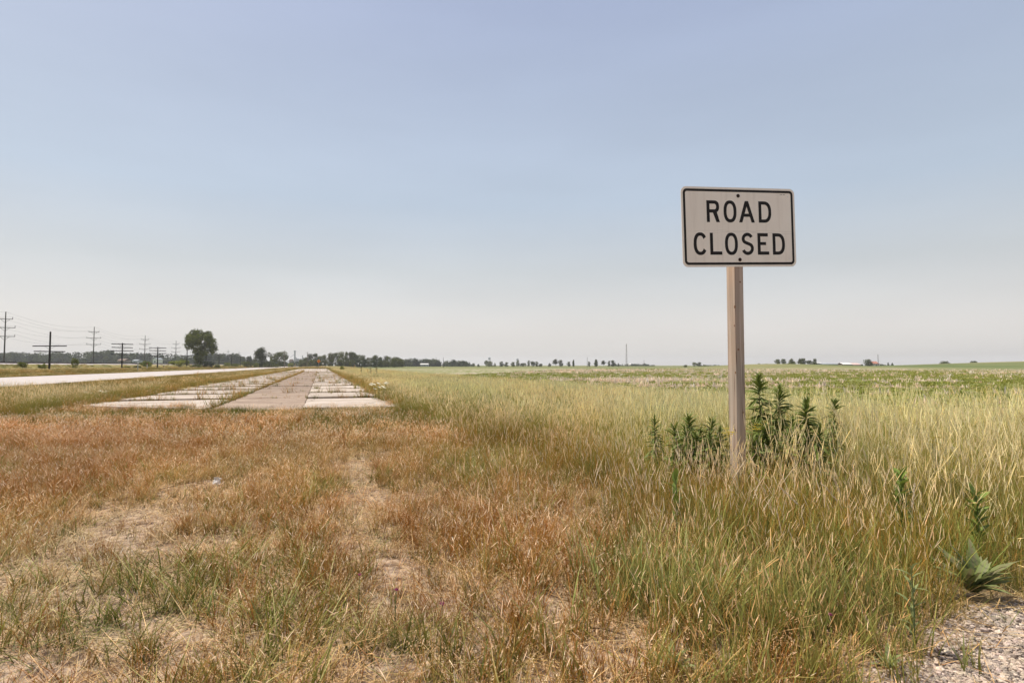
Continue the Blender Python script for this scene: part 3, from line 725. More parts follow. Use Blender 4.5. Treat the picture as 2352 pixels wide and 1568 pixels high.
def trunk_mb(r, h, rad, nlimb, spread, zmin=.3):
    m_ = MB(); m_.tube([(0, 0, -.05 * h), (.01 * h, 0, .3 * h), (0, .01 * h, .65 * h)], [rad, rad * .7, rad * .3], 8)
    for i in range(nlimb):
        a = 6.28 * i / nlimb + r.uniform(-.4, .4); z0 = r.uniform(zmin, .5) * h; q = spread * h * r.uniform(.6, 1)
        m_.tube([(0, 0, z0), (q * .5 * math.cos(a), q * .5 * math.sin(a), z0 + .14 * h), (q * math.cos(a), q * math.sin(a), z0 + .32 * h)], [rad * .45, rad * .3, rad * .1], 5)
    return m_
PROTO = {}
def tree_meshes(kind, var, mat, n=1500, size=.035):
    key = (kind, var, mat.name)
    if key not in PROTO:
        r = np.random.default_rng(100 + var * 7 + len(kind))
        V, Q = leaf_cloud(crown_lobes(kind, r), n, size, r)
        cm = quick_mesh('crown', V, Q, mat)
        tm = trunk_mb(r, 1.0, .022, 5, .25).mesh('trunk', M_BARK)
        PROTO[key] = (cm, tm)
    return PROTO[key]
def put_tree(px, w, ytop, Y, kind, label, cat='tree', name=None, mat=None, group=None, var=None, n=1500, size=.035, zb=None):
    X = X3(px, Y); z = float(terrain(X, Y)) if zb is None else zb
    H = H3(ytop, Y) - z; Wd = w / F * Y
    var = random.randrange(3) if var is None else var
    cm, tm = tree_meshes(kind, var, mat or M_TREE, n, size)
    nat = {'broad': .86, 'low': 1.0, 'mound': 1.3, 'narrow': .36, 'cone': .75}[kind]
    sx = Wd / nat
    if kind in ('mound',):
        o = link(bpy.data.objects.new(name or 'bush', cm)); tag(o, label, cat, group); o.location = (X, Y, z - .05 * H); o.scale = (sx, sx, H / .95); o.rotation_euler = (0, 0, random.uniform(0, 6.28))
        return o
    o = thing(name or 'tree', label, cat, (X, Y, z), random.uniform(0, 6.28), group)
    for nm, me in (('crown', cm), ('trunk', tm)):
        c = link(bpy.data.objects.new(nm, me), o); c.scale = (sx, sx, H)
    return o

# big tree by the railway: own crown, heart-shaped outline
r = np.random.default_rng(5)
Yb = 236.0; Xb = X3(586, Yb); zb = float(terrain(Xb, Yb)); k = Yb / F
lob = []
def lb(px, py, rx, ry, d=0.0): lob.append((((px - 586) * k, d, (1069.5 - py) * k + EYE - zb), (rx * k, rx * k * .9, ry * k)))
for q in ((562, 975, 13, 11), (575, 978, 16, 14), (556, 990, 14, 13), (572, 996, 20, 16), (590, 992, 14, 12), (602, 984, 10, 10), (612, 980, 11, 11), (618, 992, 13, 13), (624, 1003, 10, 12), (606, 1002, 18, 16),
          (551, 1001, 11, 10), (560, 1012, 14, 12), (580, 1014, 20, 14), (604, 1018, 17, 13), (620, 1020, 11, 12), (575, 1030, 16, 12), (596, 1034, 14, 10), (584, 1046, 14, 12), (582, 1058, 12, 11), (612, 1034, 8, 8), (622, 1030, 7, 9)):
    lb(*q, d=r.uniform(-3, 3) * .8)
V, Q = leaf_cloud(lob, 9000, .30, r)
bt = thing('big_tree', 'tall lone dark green tree with a heart-shaped crown beside the railway', 'tree', (Xb, Yb, zb))
link(bpy.data.objects.new('crown', quick_mesh('crown', V, Q, M_TREE)), bt)
trunk_mb(r, 14, .45, 6, .22, .12).build('trunk', M_BARK, bt)

sh = 'shrubs and trees along the railway'
for a in [
    # px, width, ytop, Y, kind, label, cat, name, mat
    (768, 52, 1013, 330, 'broad', 'olive green spreading tree left of the middle tree gap, second largest of the railway trees', 'tree', 'tree', M_TREEO, 2600, .028),
    (822, 52, 1026, 350, 'low', 'rounded green tree just left of the pale pole near the grain elevator', 'tree', 'tree', M_TREE, 2600, .028),
    (221, 20, 1047, 125, 'low', 'small yellow-green bush standing alone just behind the rails', 'bush', 'bush', M_BUSH, 900, .05),
    (428, 44, 1050, 190, 'mound', 'low rounded yellow-green bush behind the rails beside a black pole', 'bush', 'bush', M_BUSH, 1500, .05),
    (520, 44, 1050, 235, 'mound', 'broad light green bush against the left foot of the big tree', 'bush', 'bush', M_BUSH, 1500, .05),
    (538, 40, 1044, 255, 'mound', 'taller green bush behind the left foot of the big tree', 'bush', 'bush', M_BUSH, 1500, .05),
    (578, 34, 1062, 222, 'mound', 'dark low shrub in front of the trunk of the big tree', 'shrub', 'shrub', M_TREE, 1200, .05),
    (608, 40, 1049, 236, 'mound', 'green shrub against the right foot of the big tree', 'shrub', 'shrub', M_TREE, 1500, .05),
    (637, 22, 1062, 240, 'mound', 'small bright shrub right of the big tree', 'shrub', 'shrub', M_BUSH, 900, .05),
    (668, 30, 1057, 300, 'mound', 'yellow-green shrub between two small black telegraph poles', 'shrub', 'shrub', M_BUSH, 1200, .05),
    (692, 24, 1060, 310, 'mound', 'low yellow-green shrub right of the third small black pole', 'shrub', 'shrub', M_BUSH, 1200, .05),
    (724, 34, 1050, 330, 'mound', 'green bush left of the olive spreading tree', 'bush', 'bush', M_TREE, 1200, .05),
    (752, 16, 1057, 318, 'mound', 'pale green shrub under the left side of the olive spreading tree', 'shrub', 'shrub', M_BUSH, 900, .05),
    (778, 46, 1050, 326, 'mound', 'dark shrub under the olive spreading tree', 'shrub', 'shrub', M_TREE, 1400, .05),
    (806, 26, 1056, 336, 'mound', 'dark round shrub between the two rounded railway trees', 'shrub', 'shrub', M_TREE, 1000, .05),
    (852, 20, 1057, 400, 'mound', 'pale shrub below the grain elevator', 'shrub', 'shrub', M_BUSH, 900, .05),
    (745, 14, 1052, 520, 'low', 'small far tree showing left of the olive spreading tree', 'tree', 'tree', M_FAR, 900, .05),
    (733, 18, 1038, 560, 'broad', 'small hazy tree rising over the far wood left of the olive tree', 'tree', 'tree', M_FAR, 900, .05),
    (795, 14, 1043, 540, 'low', 'hazy tree in the gap between the two rounded railway trees', 'tree', 'tree', M_FAR, 900, .05),
    (128, 26, 1057, 118, 'mound', 'low yellow-green weeds behind the rails right of the first black pole', 'bush', 'bush', M_BUSH, 800, .05),
    (66, 26, 1055, 112, 'mound', 'low yellow-green weeds behind the rails left of the first black pole', 'bush', 'bush', M_BUSH, 800, .05),
    (405, 26, 1066, 150, 'mound', 'dark little shrub on the near side of the rails by the white marker post', 'shrub', 'shrub', M_TREE, 800, .05),
    (372, 26, 1068, 146, 'mound', 'green little shrub on the near side of the rails right of the second black pole', 'shrub', 'shrub', M_BUSH, 800, .05),
    (1004, 14, 1064, 120, 'mound', 'pale weedy shrub at the right side of the far end of the closed road', 'shrub', 'shrub', M_BUSH, 700, .06),
]:
    put_tree(a[0], a[1], a[2], a[3], a[4], a[5], a[6], a[7], a[8], sh, n=a[9], size=a[10])

# wood behind the end of the closed road: every tree its own
ORD = ['first', 'second', 'third', 'fourth', 'fifth', 'sixth', 'seventh', 'eighth', 'ninth', 'tenth', 'eleventh', 'twelfth', 'thirteenth', 'fourteenth', 'fifteenth', 'sixteenth', 'seventeenth', 'eighteenth', 'nineteenth', 'twentieth', 'twenty-first', 'twenty-second', 'twenty-third']
wood_top = [(885, 1052), (896, 1044), (909, 1034), (927, 1034), (940, 1040), (954, 1037), (969, 1030), (984, 1029), (1002, 1027), (1014, 1029), (1026, 1030), (1036, 1027), (1049, 1036), (1066, 1038), (1081, 1046), (1092, 1046),
            (1104, 1038), (1118, 1044), (1129, 1040), (1139, 1043), (1150, 1047), (1163, 1043), (1176, 1051)]
for i, (px, yt) in enumerate(wood_top):
    put_tree(px, random.uniform(24, 34), yt, 430 + random.uniform(-25, 40), 'low', ORD[i] + ' tall tree from the left in the wood behind the closed road', 'tree', 'tree', M_TREEO if i % 4 == 2 else M_TREE,
             'trees of the wood behind the closed road', n=1900, size=.033)
for i in range(15):
    px = 893 + i * 20 + random.uniform(-5, 5)
    put_tree(px, random.uniform(22, 32), random.uniform(1050, 1056), 385 + random.uniform(-8, 10), 'low', ORD[i] + ' low tree from the left at the front edge of the same wood', 'tree', 'tree', M_TREE if i % 3 else M_TREEO,
             'lower trees at the front edge of the wood', n=1500, size=.036)

hz = 'trees along the horizon'
HORIZON = [
 (1387, 10, 1059, 700, 'mound', 'tiny round bush first to the right of the long treeline'), (1402, 8, 1061, 560, 'mound', 'tiny scrappy bush second to the right of the long treeline'),
 (1425, 11, 1054, 600, 'low', 'small tree left of the water tower on the horizon'), (1434, 22, 1057, 590, 'low', 'dark bushy tree right below the water tower on the horizon'),
 (1449, 10, 1060, 600, 'mound', 'low bush right of the dark bushy tree by the water tower'), (1470, 15, 1058, 560, 'low', 'left half of a dark rounded pair of horizon trees'),
 (1482, 15, 1060, 560, 'low', 'right half of a dark rounded pair of horizon trees'), (1502, 16, 1059, 560, 'low', 'dark square-topped tree standing alone on the horizon'),
 (1517, 14, 1055, 700, 'low', 'hazy tree right of the dark square-topped tree'), (1534, 22, 1058, 700, 'mound', 'low hazy hedge between two dark horizon trees'),
 (1549, 10, 1055, 680, 'low', 'upright hazy tree left of the widest dark horizon tree'), (1561, 18, 1057, 560, 'low', 'widest dark tree of the horizon row'),
 (1572, 12, 1058, 560, 'low', 'dark tree touching the right side of the widest dark tree'), (1584, 12, 1060, 560, 'mound', 'small dark round tree with a gap on each side'),
 (1610, 12, 1057, 620, 'mound', 'pale low tree left of the tall pale horizon tree'), (1628, 19, 1050, 620, 'broad', 'tall pale spreading tree on the horizon'),
 (1643, 16, 1053, 620, 'low', 'green tree touching the tall pale horizon tree'), (1666, 13, 1058, 600, 'low', 'small slanting dark tree on the horizon'),
 (1680, 6, 1054, 600, 'narrow', 'thin dark cypress-like tree left of the slim pole'), (1725, 9, 1058, 600, 'low', 'small dark tree just right of the slim pole'),
 (1746, 10, 1053, 600, 'narrow', 'dark narrow tree midway between slim pole and radio mast'), (1768, 14, 1054, 640, 'broad', 'pale open tree left of the dark pair by the radio mast'),
 (1784, 10, 1056, 600, 'low', 'dark upright tree left of the domed tree by the radio mast'), (1797, 18, 1054, 600, 'low', 'dark domed tree left of the radio mast'),
 (1811, 7, 1060, 600, 'mound', 'tiny bush right of the domed tree'), (2008, 12, 1065, 380, 'mound', 'dark low bush left of the tree clump by the wooden post'),
 (2034, 16, 1060, 640, 'low', 'left tree of the clump left of the wooden post'), (2046, 18, 1060, 640, 'low', 'right tree of the clump left of the wooden post'),
 (2062, 14, 1064, 640, 'mound', 'low bush at the right end of the clump left of the wooden post'),
 (2221, 15, 1061, 520, 'mound', 'left of two domed bushes right of the wooden post'), (2243, 18, 1061, 520, 'mound', 'right of two domed bushes right of the wooden post'),
 (2276, 20, 1051, 360, 'low', 'dark square tree at the left end of the hilltop row'), (2294, 19, 1050, 362, 'low', 'dark tree second in the hilltop row'),
 (2318, 23, 1050, 362, 'cone', 'dark cone-shaped tree in the hilltop row'), (2342, 12, 1047, 372, 'broad', 'pale thin tree behind the tall dark hilltop tree'),
 (2353, 22, 1048, 362, 'low', 'tall dark tree in the middle of the hilltop row'), (2370, 14, 1054, 366, 'low', 'smaller tree fifth in the hilltop row'),
 (2385, 16, 1049, 362, 'low', 'dark tree at the right end of the hilltop row beside the white roof'),
 (2522, 9, 1063, 450, 'mound', 'small round bush between the pink-roofed barn and the farmyard tree'), (2544, 29, 1051, 455, 'low', 'big round farmyard tree beside the red-roofed house'),
 (2580, 14, 1062, 450, 'mound', 'dark bush right of the farm mast'), (2590, 8, 1065, 450, 'mound', 'tiny bush between the farm mast and the paired conifers'),
 (2600, 8, 1061, 450, 'cone', 'left of two small dark conifers right of the farm'), (2612, 9, 1062, 450, 'cone', 'right of two small dark conifers right of the farm'),
 (2764, 33, 1055, 420, 'mound', 'wide dark mound of shrubs on the right skyline'), (2852, 20, 1052.5, 420, 'mound', 'small dark mound of shrubs farthest right on the skyline')]
for (px, w, yt, Y, kd, lab) in HORIZON:
    mat = M_TREEO if 'pale' in lab else M_TREE
    zb_ = None
    if px > 2700: zb_ = H3(1066, Y)
    if 2500 < px < 2700: zb_ = H3(1074, Y)
    put_tree(px, w * (1.15 if kd in ('low', 'broad') else 1.0), yt, Y, kd, lab, 'bush' if kd == 'mound' else 'tree', 'bush' if kd == 'mound' else 'tree', mat, hz, n=900, size=.05, zb=zb_)

def far_wood(name, prof, Y0, Y1, nl, nq, size, seed, label):
    r = np.random.default_rng(seed); px = np.array([p[0] for p in prof]); py = np.array([p[1] for p in prof]); L_ = []
    for i in range(nl):
        p = r.uniform(px[0], px[-1]); Y = r.uniform(Y0, Y1); X = X3(p, Y); z0 = float(terrain(X, Y)); top = H3(np.interp(p, px, py) + r.uniform(0, 4), Y)
        if r.random() < .45: top = z0 + (top - z0) * r.uniform(.45, .85)
        s = r.uniform(3.2, 6.5); h = top - z0
        L_.append(((X, Y, top - s * .8), (s, s, s * .8))); L_.append(((X, Y, z0 + h * .35), (s * .9, s * .9, h * .4)))
    V, Q = leaf_cloud(L_, nq, size, r)
    o = link(bpy.data.objects.new(name, quick_mesh(name, V, Q, M_FAR))); tag(o, label, 'woodland', kind='stuff'); return o
far_wood('far_wood', [(-140, 1032), (0, 1032), (60, 1029), (90, 1033), (130, 1029), (175, 1029), (200, 1032), (235, 1030), (262, 1026), (290, 1030), (318, 1022), (345, 1032), (380, 1032), (430, 1033), (480, 1036), (500, 1034), (540, 1038),
         (590, 1036), (640, 1032), (665, 1036), (690, 1034), (705, 1040), (725, 1045), (760, 1050), (860, 1056), (900, 1055)], 620, 720, 330, 70000, .85, 11, 'long hazy dark green wood across the horizon behind the railway')
far_wood('far_treeline', [(1165, 1052), (1190, 1048), (1215, 1047), (1240, 1049), (1265, 1049), (1285, 1052), (1300, 1051), (1318, 1056), (1335, 1052), (1350, 1056), (1365, 1056), (1376, 1062)], 640, 690, 70, 16000, .8, 12, 'hazy treeline tapering off right of the wood behind the closed road')
far_wood('far_hedge', [(1800, 1064), (1840, 1064), (1860, 1062), (1875, 1064), (1900, 1063), (1917, 1067)], 900, 930, 40, 3000, .9, 13, 'low hazy hedge line at the foot of the radio mast')
far_wood('far_hedge', [(2070, 1066), (2120, 1067), (2150, 1067.5)], 900, 930, 20, 1200, .8, 14, 'thin dark hedge line just left of the wooden post')

# ------------------------------------------------------------------ distant man-made things
def gable(name, label, px0, px1, yb, yeave, yridge, Y, depth, wall, roof, parts=True, axis='x', group=None):
    x0, x1 = X3(px0, Y), X3(px1, Y); zb, ze, zr = H3(yb, Y) - .3, H3(yeave, Y), H3(yridge, Y)
    t = thing(name, label, 'building', ((x0 + x1) / 2, Y + depth / 2, zb), 0, group); w = (x1 - x0) / 2; d = depth / 2; e = ze - zb; rz_ = zr - zb
    MB().box((0, 0, e / 2), (2 * w, 2 * d, e)).build('wall', wall, t)
    m_ = MB(); o_ = .35
    if axis == 'x':
        V = [(-w - o_, -d - o_, e - .1), (w + o_, -d - o_, e - .1), (w + o_, 0, rz_), (-w - o_, 0, rz_), (-w - o_, d + o_, e - .1), (w + o_, d + o_, e - .1)]
        V2 = [(a, b, c + .25) for a, b, c in V]
        m_.add(V + V2, [(6, 7, 8, 9), (9, 8, 11, 10), (0, 3, 2, 1), (3, 4, 5, 2), (0, 1, 7, 6), (4, 10, 11, 5), (1, 2, 8, 7), (2, 5, 11, 8), (0, 6, 9, 3), (3, 9, 10, 4)])
    else:
        V = [(-w - o_, -d - o_, e - .1), (-w - o_, d + o_, e - .1), (0, d + o_, rz_), (0, -d - o_, rz_), (w + o_, -d - o_, e - .1), (w + o_, d + o_, e - .1)]
        V2 = [(a, b, c + .25) for a, b, c in V]
        m_.add(V + V2, [(6, 9, 8, 7), (9, 10, 11, 8), (0, 1, 2, 3), (3, 2, 5, 4), (0, 3, 9, 6), (3, 4, 10, 9), (1, 7, 8, 2), (2, 8, 11, 5), (0, 6, 7, 1), (4, 5, 11, 10)])
        m2 = MB(); m2.add([(-w, -d, e), (w, -d, e), (0, -d, rz_)], [(0, 1, 2)]); m2.build('gable', wall, t)
    m_.build('roof', roof, t)
    n = max(1, int(2 * w / 6))
    for i in range(n):
        MB().box((-w + (i + .5) * 2 * w / n, -d - .03, e * .45), (1.2, .08, e * .4)).build('window', M_DARK, t)
    return t
gable('machine_shed', 'long low grey metal shed at the farm, widest of its buildings', 2410, 2453, 1073, 1066.5, 1063.5, 440, 14, M_GREYB, M_GREYB)
gable('barn', 'small white-roofed shed right of the hilltop trees', 2392, 2411, 1070, 1066.5, 1062, 450, 10, M_GREYB, M_WHITE)
gable('barn', 'white-roofed barn in the middle of the farmyard', 2470, 2495, 1074, 1067.5, 1062.5, 440, 10, M_BRNB, M_WHITE)
gable('barn', 'low barn with a pale pink roof touching the white-roofed barn', 2496, 2519, 1074, 1068.5, 1064, 440, 9, M_BRNB, noise_mat('pink_roof', (.62, .42, .36), (.72, .52, .45), 2))
gable('farmhouse', 'white farmhouse with a red roof beside the tall farm mast', 2558, 2573, 1074, 1065.5, 1059, 452, 8, M_WHITE, M_ROOFR)
gable('house', 'small white gabled house before the far wood', 449, 461, 1062, 1054, 1048.5, 420, 7, M_WHITE, M_GREYB, axis='y')
gable('shed', 'long brown shed before the far wood left of the white house', 346, 366, 1059, 1055.5, 1051.5, 560, 9, M_BRNB, M_BRNB)
gable('shed', 'grey low shed before the far wood just left of the bush', 389, 403, 1060, 1056.5, 1053.5, 560, 8, M_GREYB, M_GREYB)
gable('shed', 'pale low shed in front of the hazy treeline', 1232, 1254, 1071, 1067.5, 1065, 560, 8, M_GREYB, M_WHITE)
gable('shed', 'tiny white shed at the foot of the radio mast', 1843, 1848, 1070, 1067.5, 1065.5, 700, 5, M_WHITE, M_WHITE)
# grain elevator
Ye = 1000; xe = X3(865, Ye); ke = Ye / F
el_ = thing('grain_elevator', 'hazy grain elevator with a thin tower and bins in the gap behind the closed road', 'grain elevator', (xe, Ye, 0))
MB().box((-.5 * ke, 0, H3(1030, Ye) / 2), (2.6 * ke, 3, H3(1030, Ye))).build('tower', M_GREYB, el_)
MB().box((-.5 * ke, 0, H3(1028.5, Ye)), (4.2 * ke, 4, 2)).build('tower_head', M_GREYB, el_)
m_ = MB(); m_.tube([(0, 0, H3(1045, Ye)), (9 * ke, 0, H3(1053, Ye))], .7, 6); m_.tube([(0, 0, H3(1036, Ye)), (-14 * ke, 0, H3(1047, Ye))], .35, 6); m_.build('conveyor', M_GREYB, el_)
for q in (-4, 2, 8, 14, 20):
    m_ = MB(); m_.tube([(q * ke + 2, 8, -1), (q * ke + 2, 8, H3(1051, Ye)), (q * ke + 2, 8, H3(1049.5, Ye))], [3.1 * ke, 3.1 * ke, .8 * ke], 14); m_.build('grain_bin', M_GREYB, el_)
MB().box((22 * ke, 0, H3(1041, Ye) / 2), (1.8 * ke, 2, H3(1041, Ye))).build('leg_tower', M_GREYB, el_)
MB().box((-14 * ke, 6, H3(1052, Ye) / 2), (7 * ke, 8, H3(1052, Ye))).build('annex', M_BRNB, el_)
# radio mast: lattice of three legs
Ym = 620; xm = X3(1835, Ym); top = H3(1007, Ym); zb = float(terrain(xm, Ym))
mast = thing('radio_mast', 'tall thin lattice radio mast rising alone on the horizon', 'mast', (xm, Ym, zb))
for i in range(3):
    a = 2.094 * i + .3; MB().tube([(1.05 * math.cos(a), 1.05 * math.sin(a), 0), (.35 * math.cos(a), .35 * math.sin(a), top - zb)], .11, 5).build('leg', M_BRNB, mast)
m_ = MB(); nb = 18
for j in range(nb):
    z0, z1 = (top - zb) * j / nb, (top - zb) * (j + 1) / nb; r0, r1 = 1.05 - .7 * j / nb, 1.05 - .7 * (j + 1) / nb
    for i in range(3):
        a, b_ = 2.094 * i + .3, 2.094 * (i + 1) + .3
        m_.tube([(r0 * math.cos(a), r0 * math.sin(a), z0), (r1 * math.cos(b_), r1 * math.sin(b_), z1)], .05, 4, False)
        m_.tube([(r0 * math.cos(a), r0 * math.sin(a), z0), (r0 * math.cos(b_), r0 * math.sin(b_), z0)], .05, 4, False)
m_.build('lattice', M_GREYB, mast)
# water towers
for px, yt, lab in ((1434, 1046, 'faint water tower over the horizon trees, the more distinct of two'), (1516, 1049, 'faintest water tower, behind the hazy tree on the horizon')):
    Yw = 1500; xw = X3(px, Yw); tw = H3(yt, Yw)
    t = thing('water_tower', lab, 'water tower', (xw, Yw, 0))
    MB().tube([(0, 0, tw - 7), (0, 0, tw - 6), (0, 0, tw - 2), (0, 0, tw)], [.8, 3.2, 3.2, .6], 14).build('tank', M_GREYB, t)
    for i in range(4):
        a = 1.571 * i + .7; MB().tube([(3 * math.cos(a), 3 * math.sin(a), 0), (2.4 * math.cos(a), 2.4 * math.sin(a), tw - 6)], .35, 5).build('leg', M_GREYB, t)
# single poles
def single_pole(px, yt, Y, mat, label, rad=.13, arm=None, name='utility_pole', yb=None):
    X = X3(px, Y); z = float(terrain(X, Y)) if yb is None else H3(yb, Y); h = H3(yt, Y) - z
    t = thing(name, label, 'pole', (X, Y, z)); MB().tube([(0, 0, -.5), (0, 0, h)], [rad, rad * .75], 8).build('pole', mat, t)
    if arm: MB().box((0, -.12, h - .3), (arm, .1, .12)).build('crossarm', mat, t)
single_pole(834, 1029, 260, M_WPOLE, 'brown wooden pole in front of the rounded green tree near the elevator', .16, .9)
single_pole(901, 1031, 300, M_WPOLE, 'pale wooden pole at the left end of the wood behind the closed road', .17, 1.6)
single_pole(1299, 1047, 330, M_GPOLE, 'slim dark pole standing in front of the hazy treeline', .13, .5)
single_pole(1720, 1046, 360, M_GPOLE, 'slim dark pole standing alone in the field left of the radio mast', .13, .3)
single_pole(2571, 1038, 430, M_GPOLE, 'tall thin farm mast in front of the red-roofed house', .2)
single_pole(1886, 1055, 900, M_GPOLE, 'very faint pole rising from the hedge right of the radio mast', .3, 2.0)
single_pole(862, 1057, 620, M_GPOLE, 'short faint pole in the elevator gap', .2, 1.0)
for px, yt, yb, Y, mat, lab in ((406, 1060, 1083, 128, M_WHITE, 'slim white-topped marker post in the grass beyond the highway'), (433, 1064, 1080, 150, M_REDP, 'short red and white marker post in the grass beyond the highway'), (481, 1070, 1077, 160, M_BRNB, 'short brown stake beyond the highway right of the third black pole')):
    X = X3(px, Y); z = H3(yb, Y) - .2; h = H3(yt, Y) - z
    t = thing('marker_post', lab, 'post', (X, Y, z)); MB().tube([(0, 0, 0), (0, 0, h * .8)], .09, 8).build('shaft', M_INS if mat is M_WHITE else M_WHITE if mat is M_REDP else mat, t); MB().tube([(0, 0, h * .8), (0, 0, h)], .10, 8).build('cap', mat, t)
# warning sign at the bend
def small_sign(px, py, Y, w, h, mat, label, diamond=False, mark=None):
    X = X3(px, Y); zc = H3(py, Y); z = float(terrain(X, Y)); t = thing('road_sign', label, 'road sign', (X, Y, z))
    MB().tube([(0, .05, -.3), (0, .05, zc - z)], .05, 6).build('post', M_STEEL, t)
    m_ = MB(); m_.box((0, 0, zc - z), (w, .02, h), Matrix.Rotation(math.pi / 4, 3, 'Y') if diamond else None); p = m_.build('panel', mat, t)
    if mark:
        m_ = MB()
        for (cx, cz, sx, sz, a) in mark: m_.box((cx, -.014, zc - z + cz), (sx, .006, sz), Matrix.Rotation(a, 3, 'Y'))
        m_.build('arrow', M_BLACK, p)
small_sign(934.5, 1058, 215, .95, .95, M_ORANGE, 'orange diamond warning sign with a black arrow before the wood', True, [(.05, 0, .5, .16, 0), (-.17, .08, .34, .12, -.8), (-.17, -.08, .34, .12, .8), (.22, -.14, .16, .3, 0)])
small_sign(947, 1064.5, 230, .75, .55, M_WHITE, 'small white sign just right of the orange diamond sign')
small_sign(1050.5, 1064.5, 260, .62, .62, M_WHITE, 'small square white sign before the middle of the wood')
small_sign(1057.5, 1067.5, 262, .45, .45, M_WHITE, 'tiny white sign low beside the small square white sign')
small_sign(1092, 1065, 300, .95, .4, M_WHITE, 'flat whitish sign before the right part of the wood')

# ------------------------------------------------------------------ grass and plants
def blades(r, n, rad, h0, h1, w, lean, bend, cb, ct, cvar=.15, head=None, headcol=None, segs=3, wind=None, flat=0.0, headsize=1.0, headp=1.0):
    """n curved blades; returns verts, faces, colours"""
    V = []; Fc = []; C = []
    cb = np.array(cb); ct = np.array(ct)
    for i in range(n):
        a = r.uniform(0, 6.2832); q = rad * math.sqrt(r.uniform(0, 1)); bx, by = q * math.cos(a), q * math.sin(a)
        h = r.uniform(h0, h1); az = r.uniform(0, 6.2832)
        d = np.array([math.cos(az), math.sin(az), 0.0])
        if wind is not None: d = d + np.array([wind[0], wind[1], 0]); d /= max(np.linalg.norm(d), .3)
        ln = abs(r.normal()) * lean + .03; bd = r.uniform(.3, 1) * bend
        up = 1 - flat * r.uniform(.6, 1)
        pz = r.uniform(0, 6.2832); pv = np.array([math.cos(pz), math.sin(pz), 0]) * w * r.uniform(.6, 1.3) / 2
        mul = 1 + r.uniform(-cvar, cvar); hue = np.array([1 + r.uniform(-.08, .08), 1, 1 + r.uniform(-.1, .1)])
        k0 = len(V); pts = []
        for s in range(segs + 1):
            t = s / segs; p = np.array([bx, by, 0]) + d * h * (ln * t + bd * t * t) + np.array([0, 0, 1]) * h * up * (t - .35 * bd * t * t) + np.array([0, 0, .006 if flat else 0])
            pts.append(p); c = (cb + (ct - cb) * t) * mul * hue; wd = (1 - t) ** .6 if head is None else (1 - .75 * t)
            if s < segs: V += [p - pv * wd, p + pv * wd]; C += [c, c]
            else: V.append(p); C.append(c)
        for s in range(segs - 1): Fc.append((k0 + 2 * s, k0 + 2 * s + 1, k0 + 2 * s + 3, k0 + 2 * s + 2))
        Fc.append((k0 + 2 * segs - 2, k0 + 2 * segs - 1, k0 + 2 * segs))
        if head and r.random() < headp:
            tip = pts[-1]; dirn = pts[-1] - pts[-2]; dirn /= np.linalg.norm(dirn)
            hc = np.array(headcol) * (1 + r.uniform(-.22, .18)) * np.array([.96, 1.0, 1.24])
            if head == 'spike':
                Lh = .17 * h * headsize ** .3 * r.uniform(.7, 1.3); nk = 4 if headsize > 1 else 5
                sd = np.cross(dirn, r.normal(size=3)); sd /= np.linalg.norm(sd); s2 = np.cross(dirn, sd); dr = np.array([dirn[0] + r.normal() * .2, dirn[1] + r.normal() * .2, -.3]) * Lh * r.uniform(.0, .35) ** 1.5
                for q_ in (sd, s2):
                    k = len(V)
                    for j in range(nk + 1):
                        t = j / nk; p = tip - dirn * Lh * .35 + dirn * Lh * t + dr * t * t; ww = .0016 * headsize * (w / .004) ** .5 * (.25 + math.sin(math.pi * (.1 + .84 * t))) * r.uniform(.7, 1.25)
                        V += [p - q_ * ww, p + q_ * ww]; cc_ = hc * (.8 + .3 * r.random()); C += [cc_, cc_ * .92]
                    for j in range(nk): Fc.append((k + 2 * j, k + 2 * j + 1, k + 2 * j + 3, k + 2 * j + 2))
            else:   # open fuzzy panicle
                Lh = .24 * h * headsize; nk = 11
                for j in range(nk):
                    t = r.uniform(0, 1); p = tip - dirn * Lh * (1 - t) * .8; sd = r.normal(size=3); sd -= dirn * (sd @ dirn); sd /= np.linalg.norm(sd)
                    ww = Lh * .22 * (1 - .7 * t) * r.uniform(.3, .9); e = p + sd * ww + dirn * ww * .9; s2 = np.cross(dirn, sd) * .0013 * headsize * (w / .003) ** .6
                    k = len(V); V += [p, (p + e) / 2 + s2 * 1.4, e, (p + e) / 2 - s2 * 1.4]; C += [hc * .8, hc, hc * 1.1, hc]; Fc.append((k, k + 1, k + 2, k + 3))
    return V, Fc, C
def proto(name, parts, mat=None):
    V, Fc, C = [], [], []
    for (v, f, c) in parts:
        k = len(V); V += v; Fc += [tuple(i + k for i in q) for q in f]; C += c
    return bpy.data.objects.new(name, mesh_np(name, V, Fc, mat or M_GRASS, C))
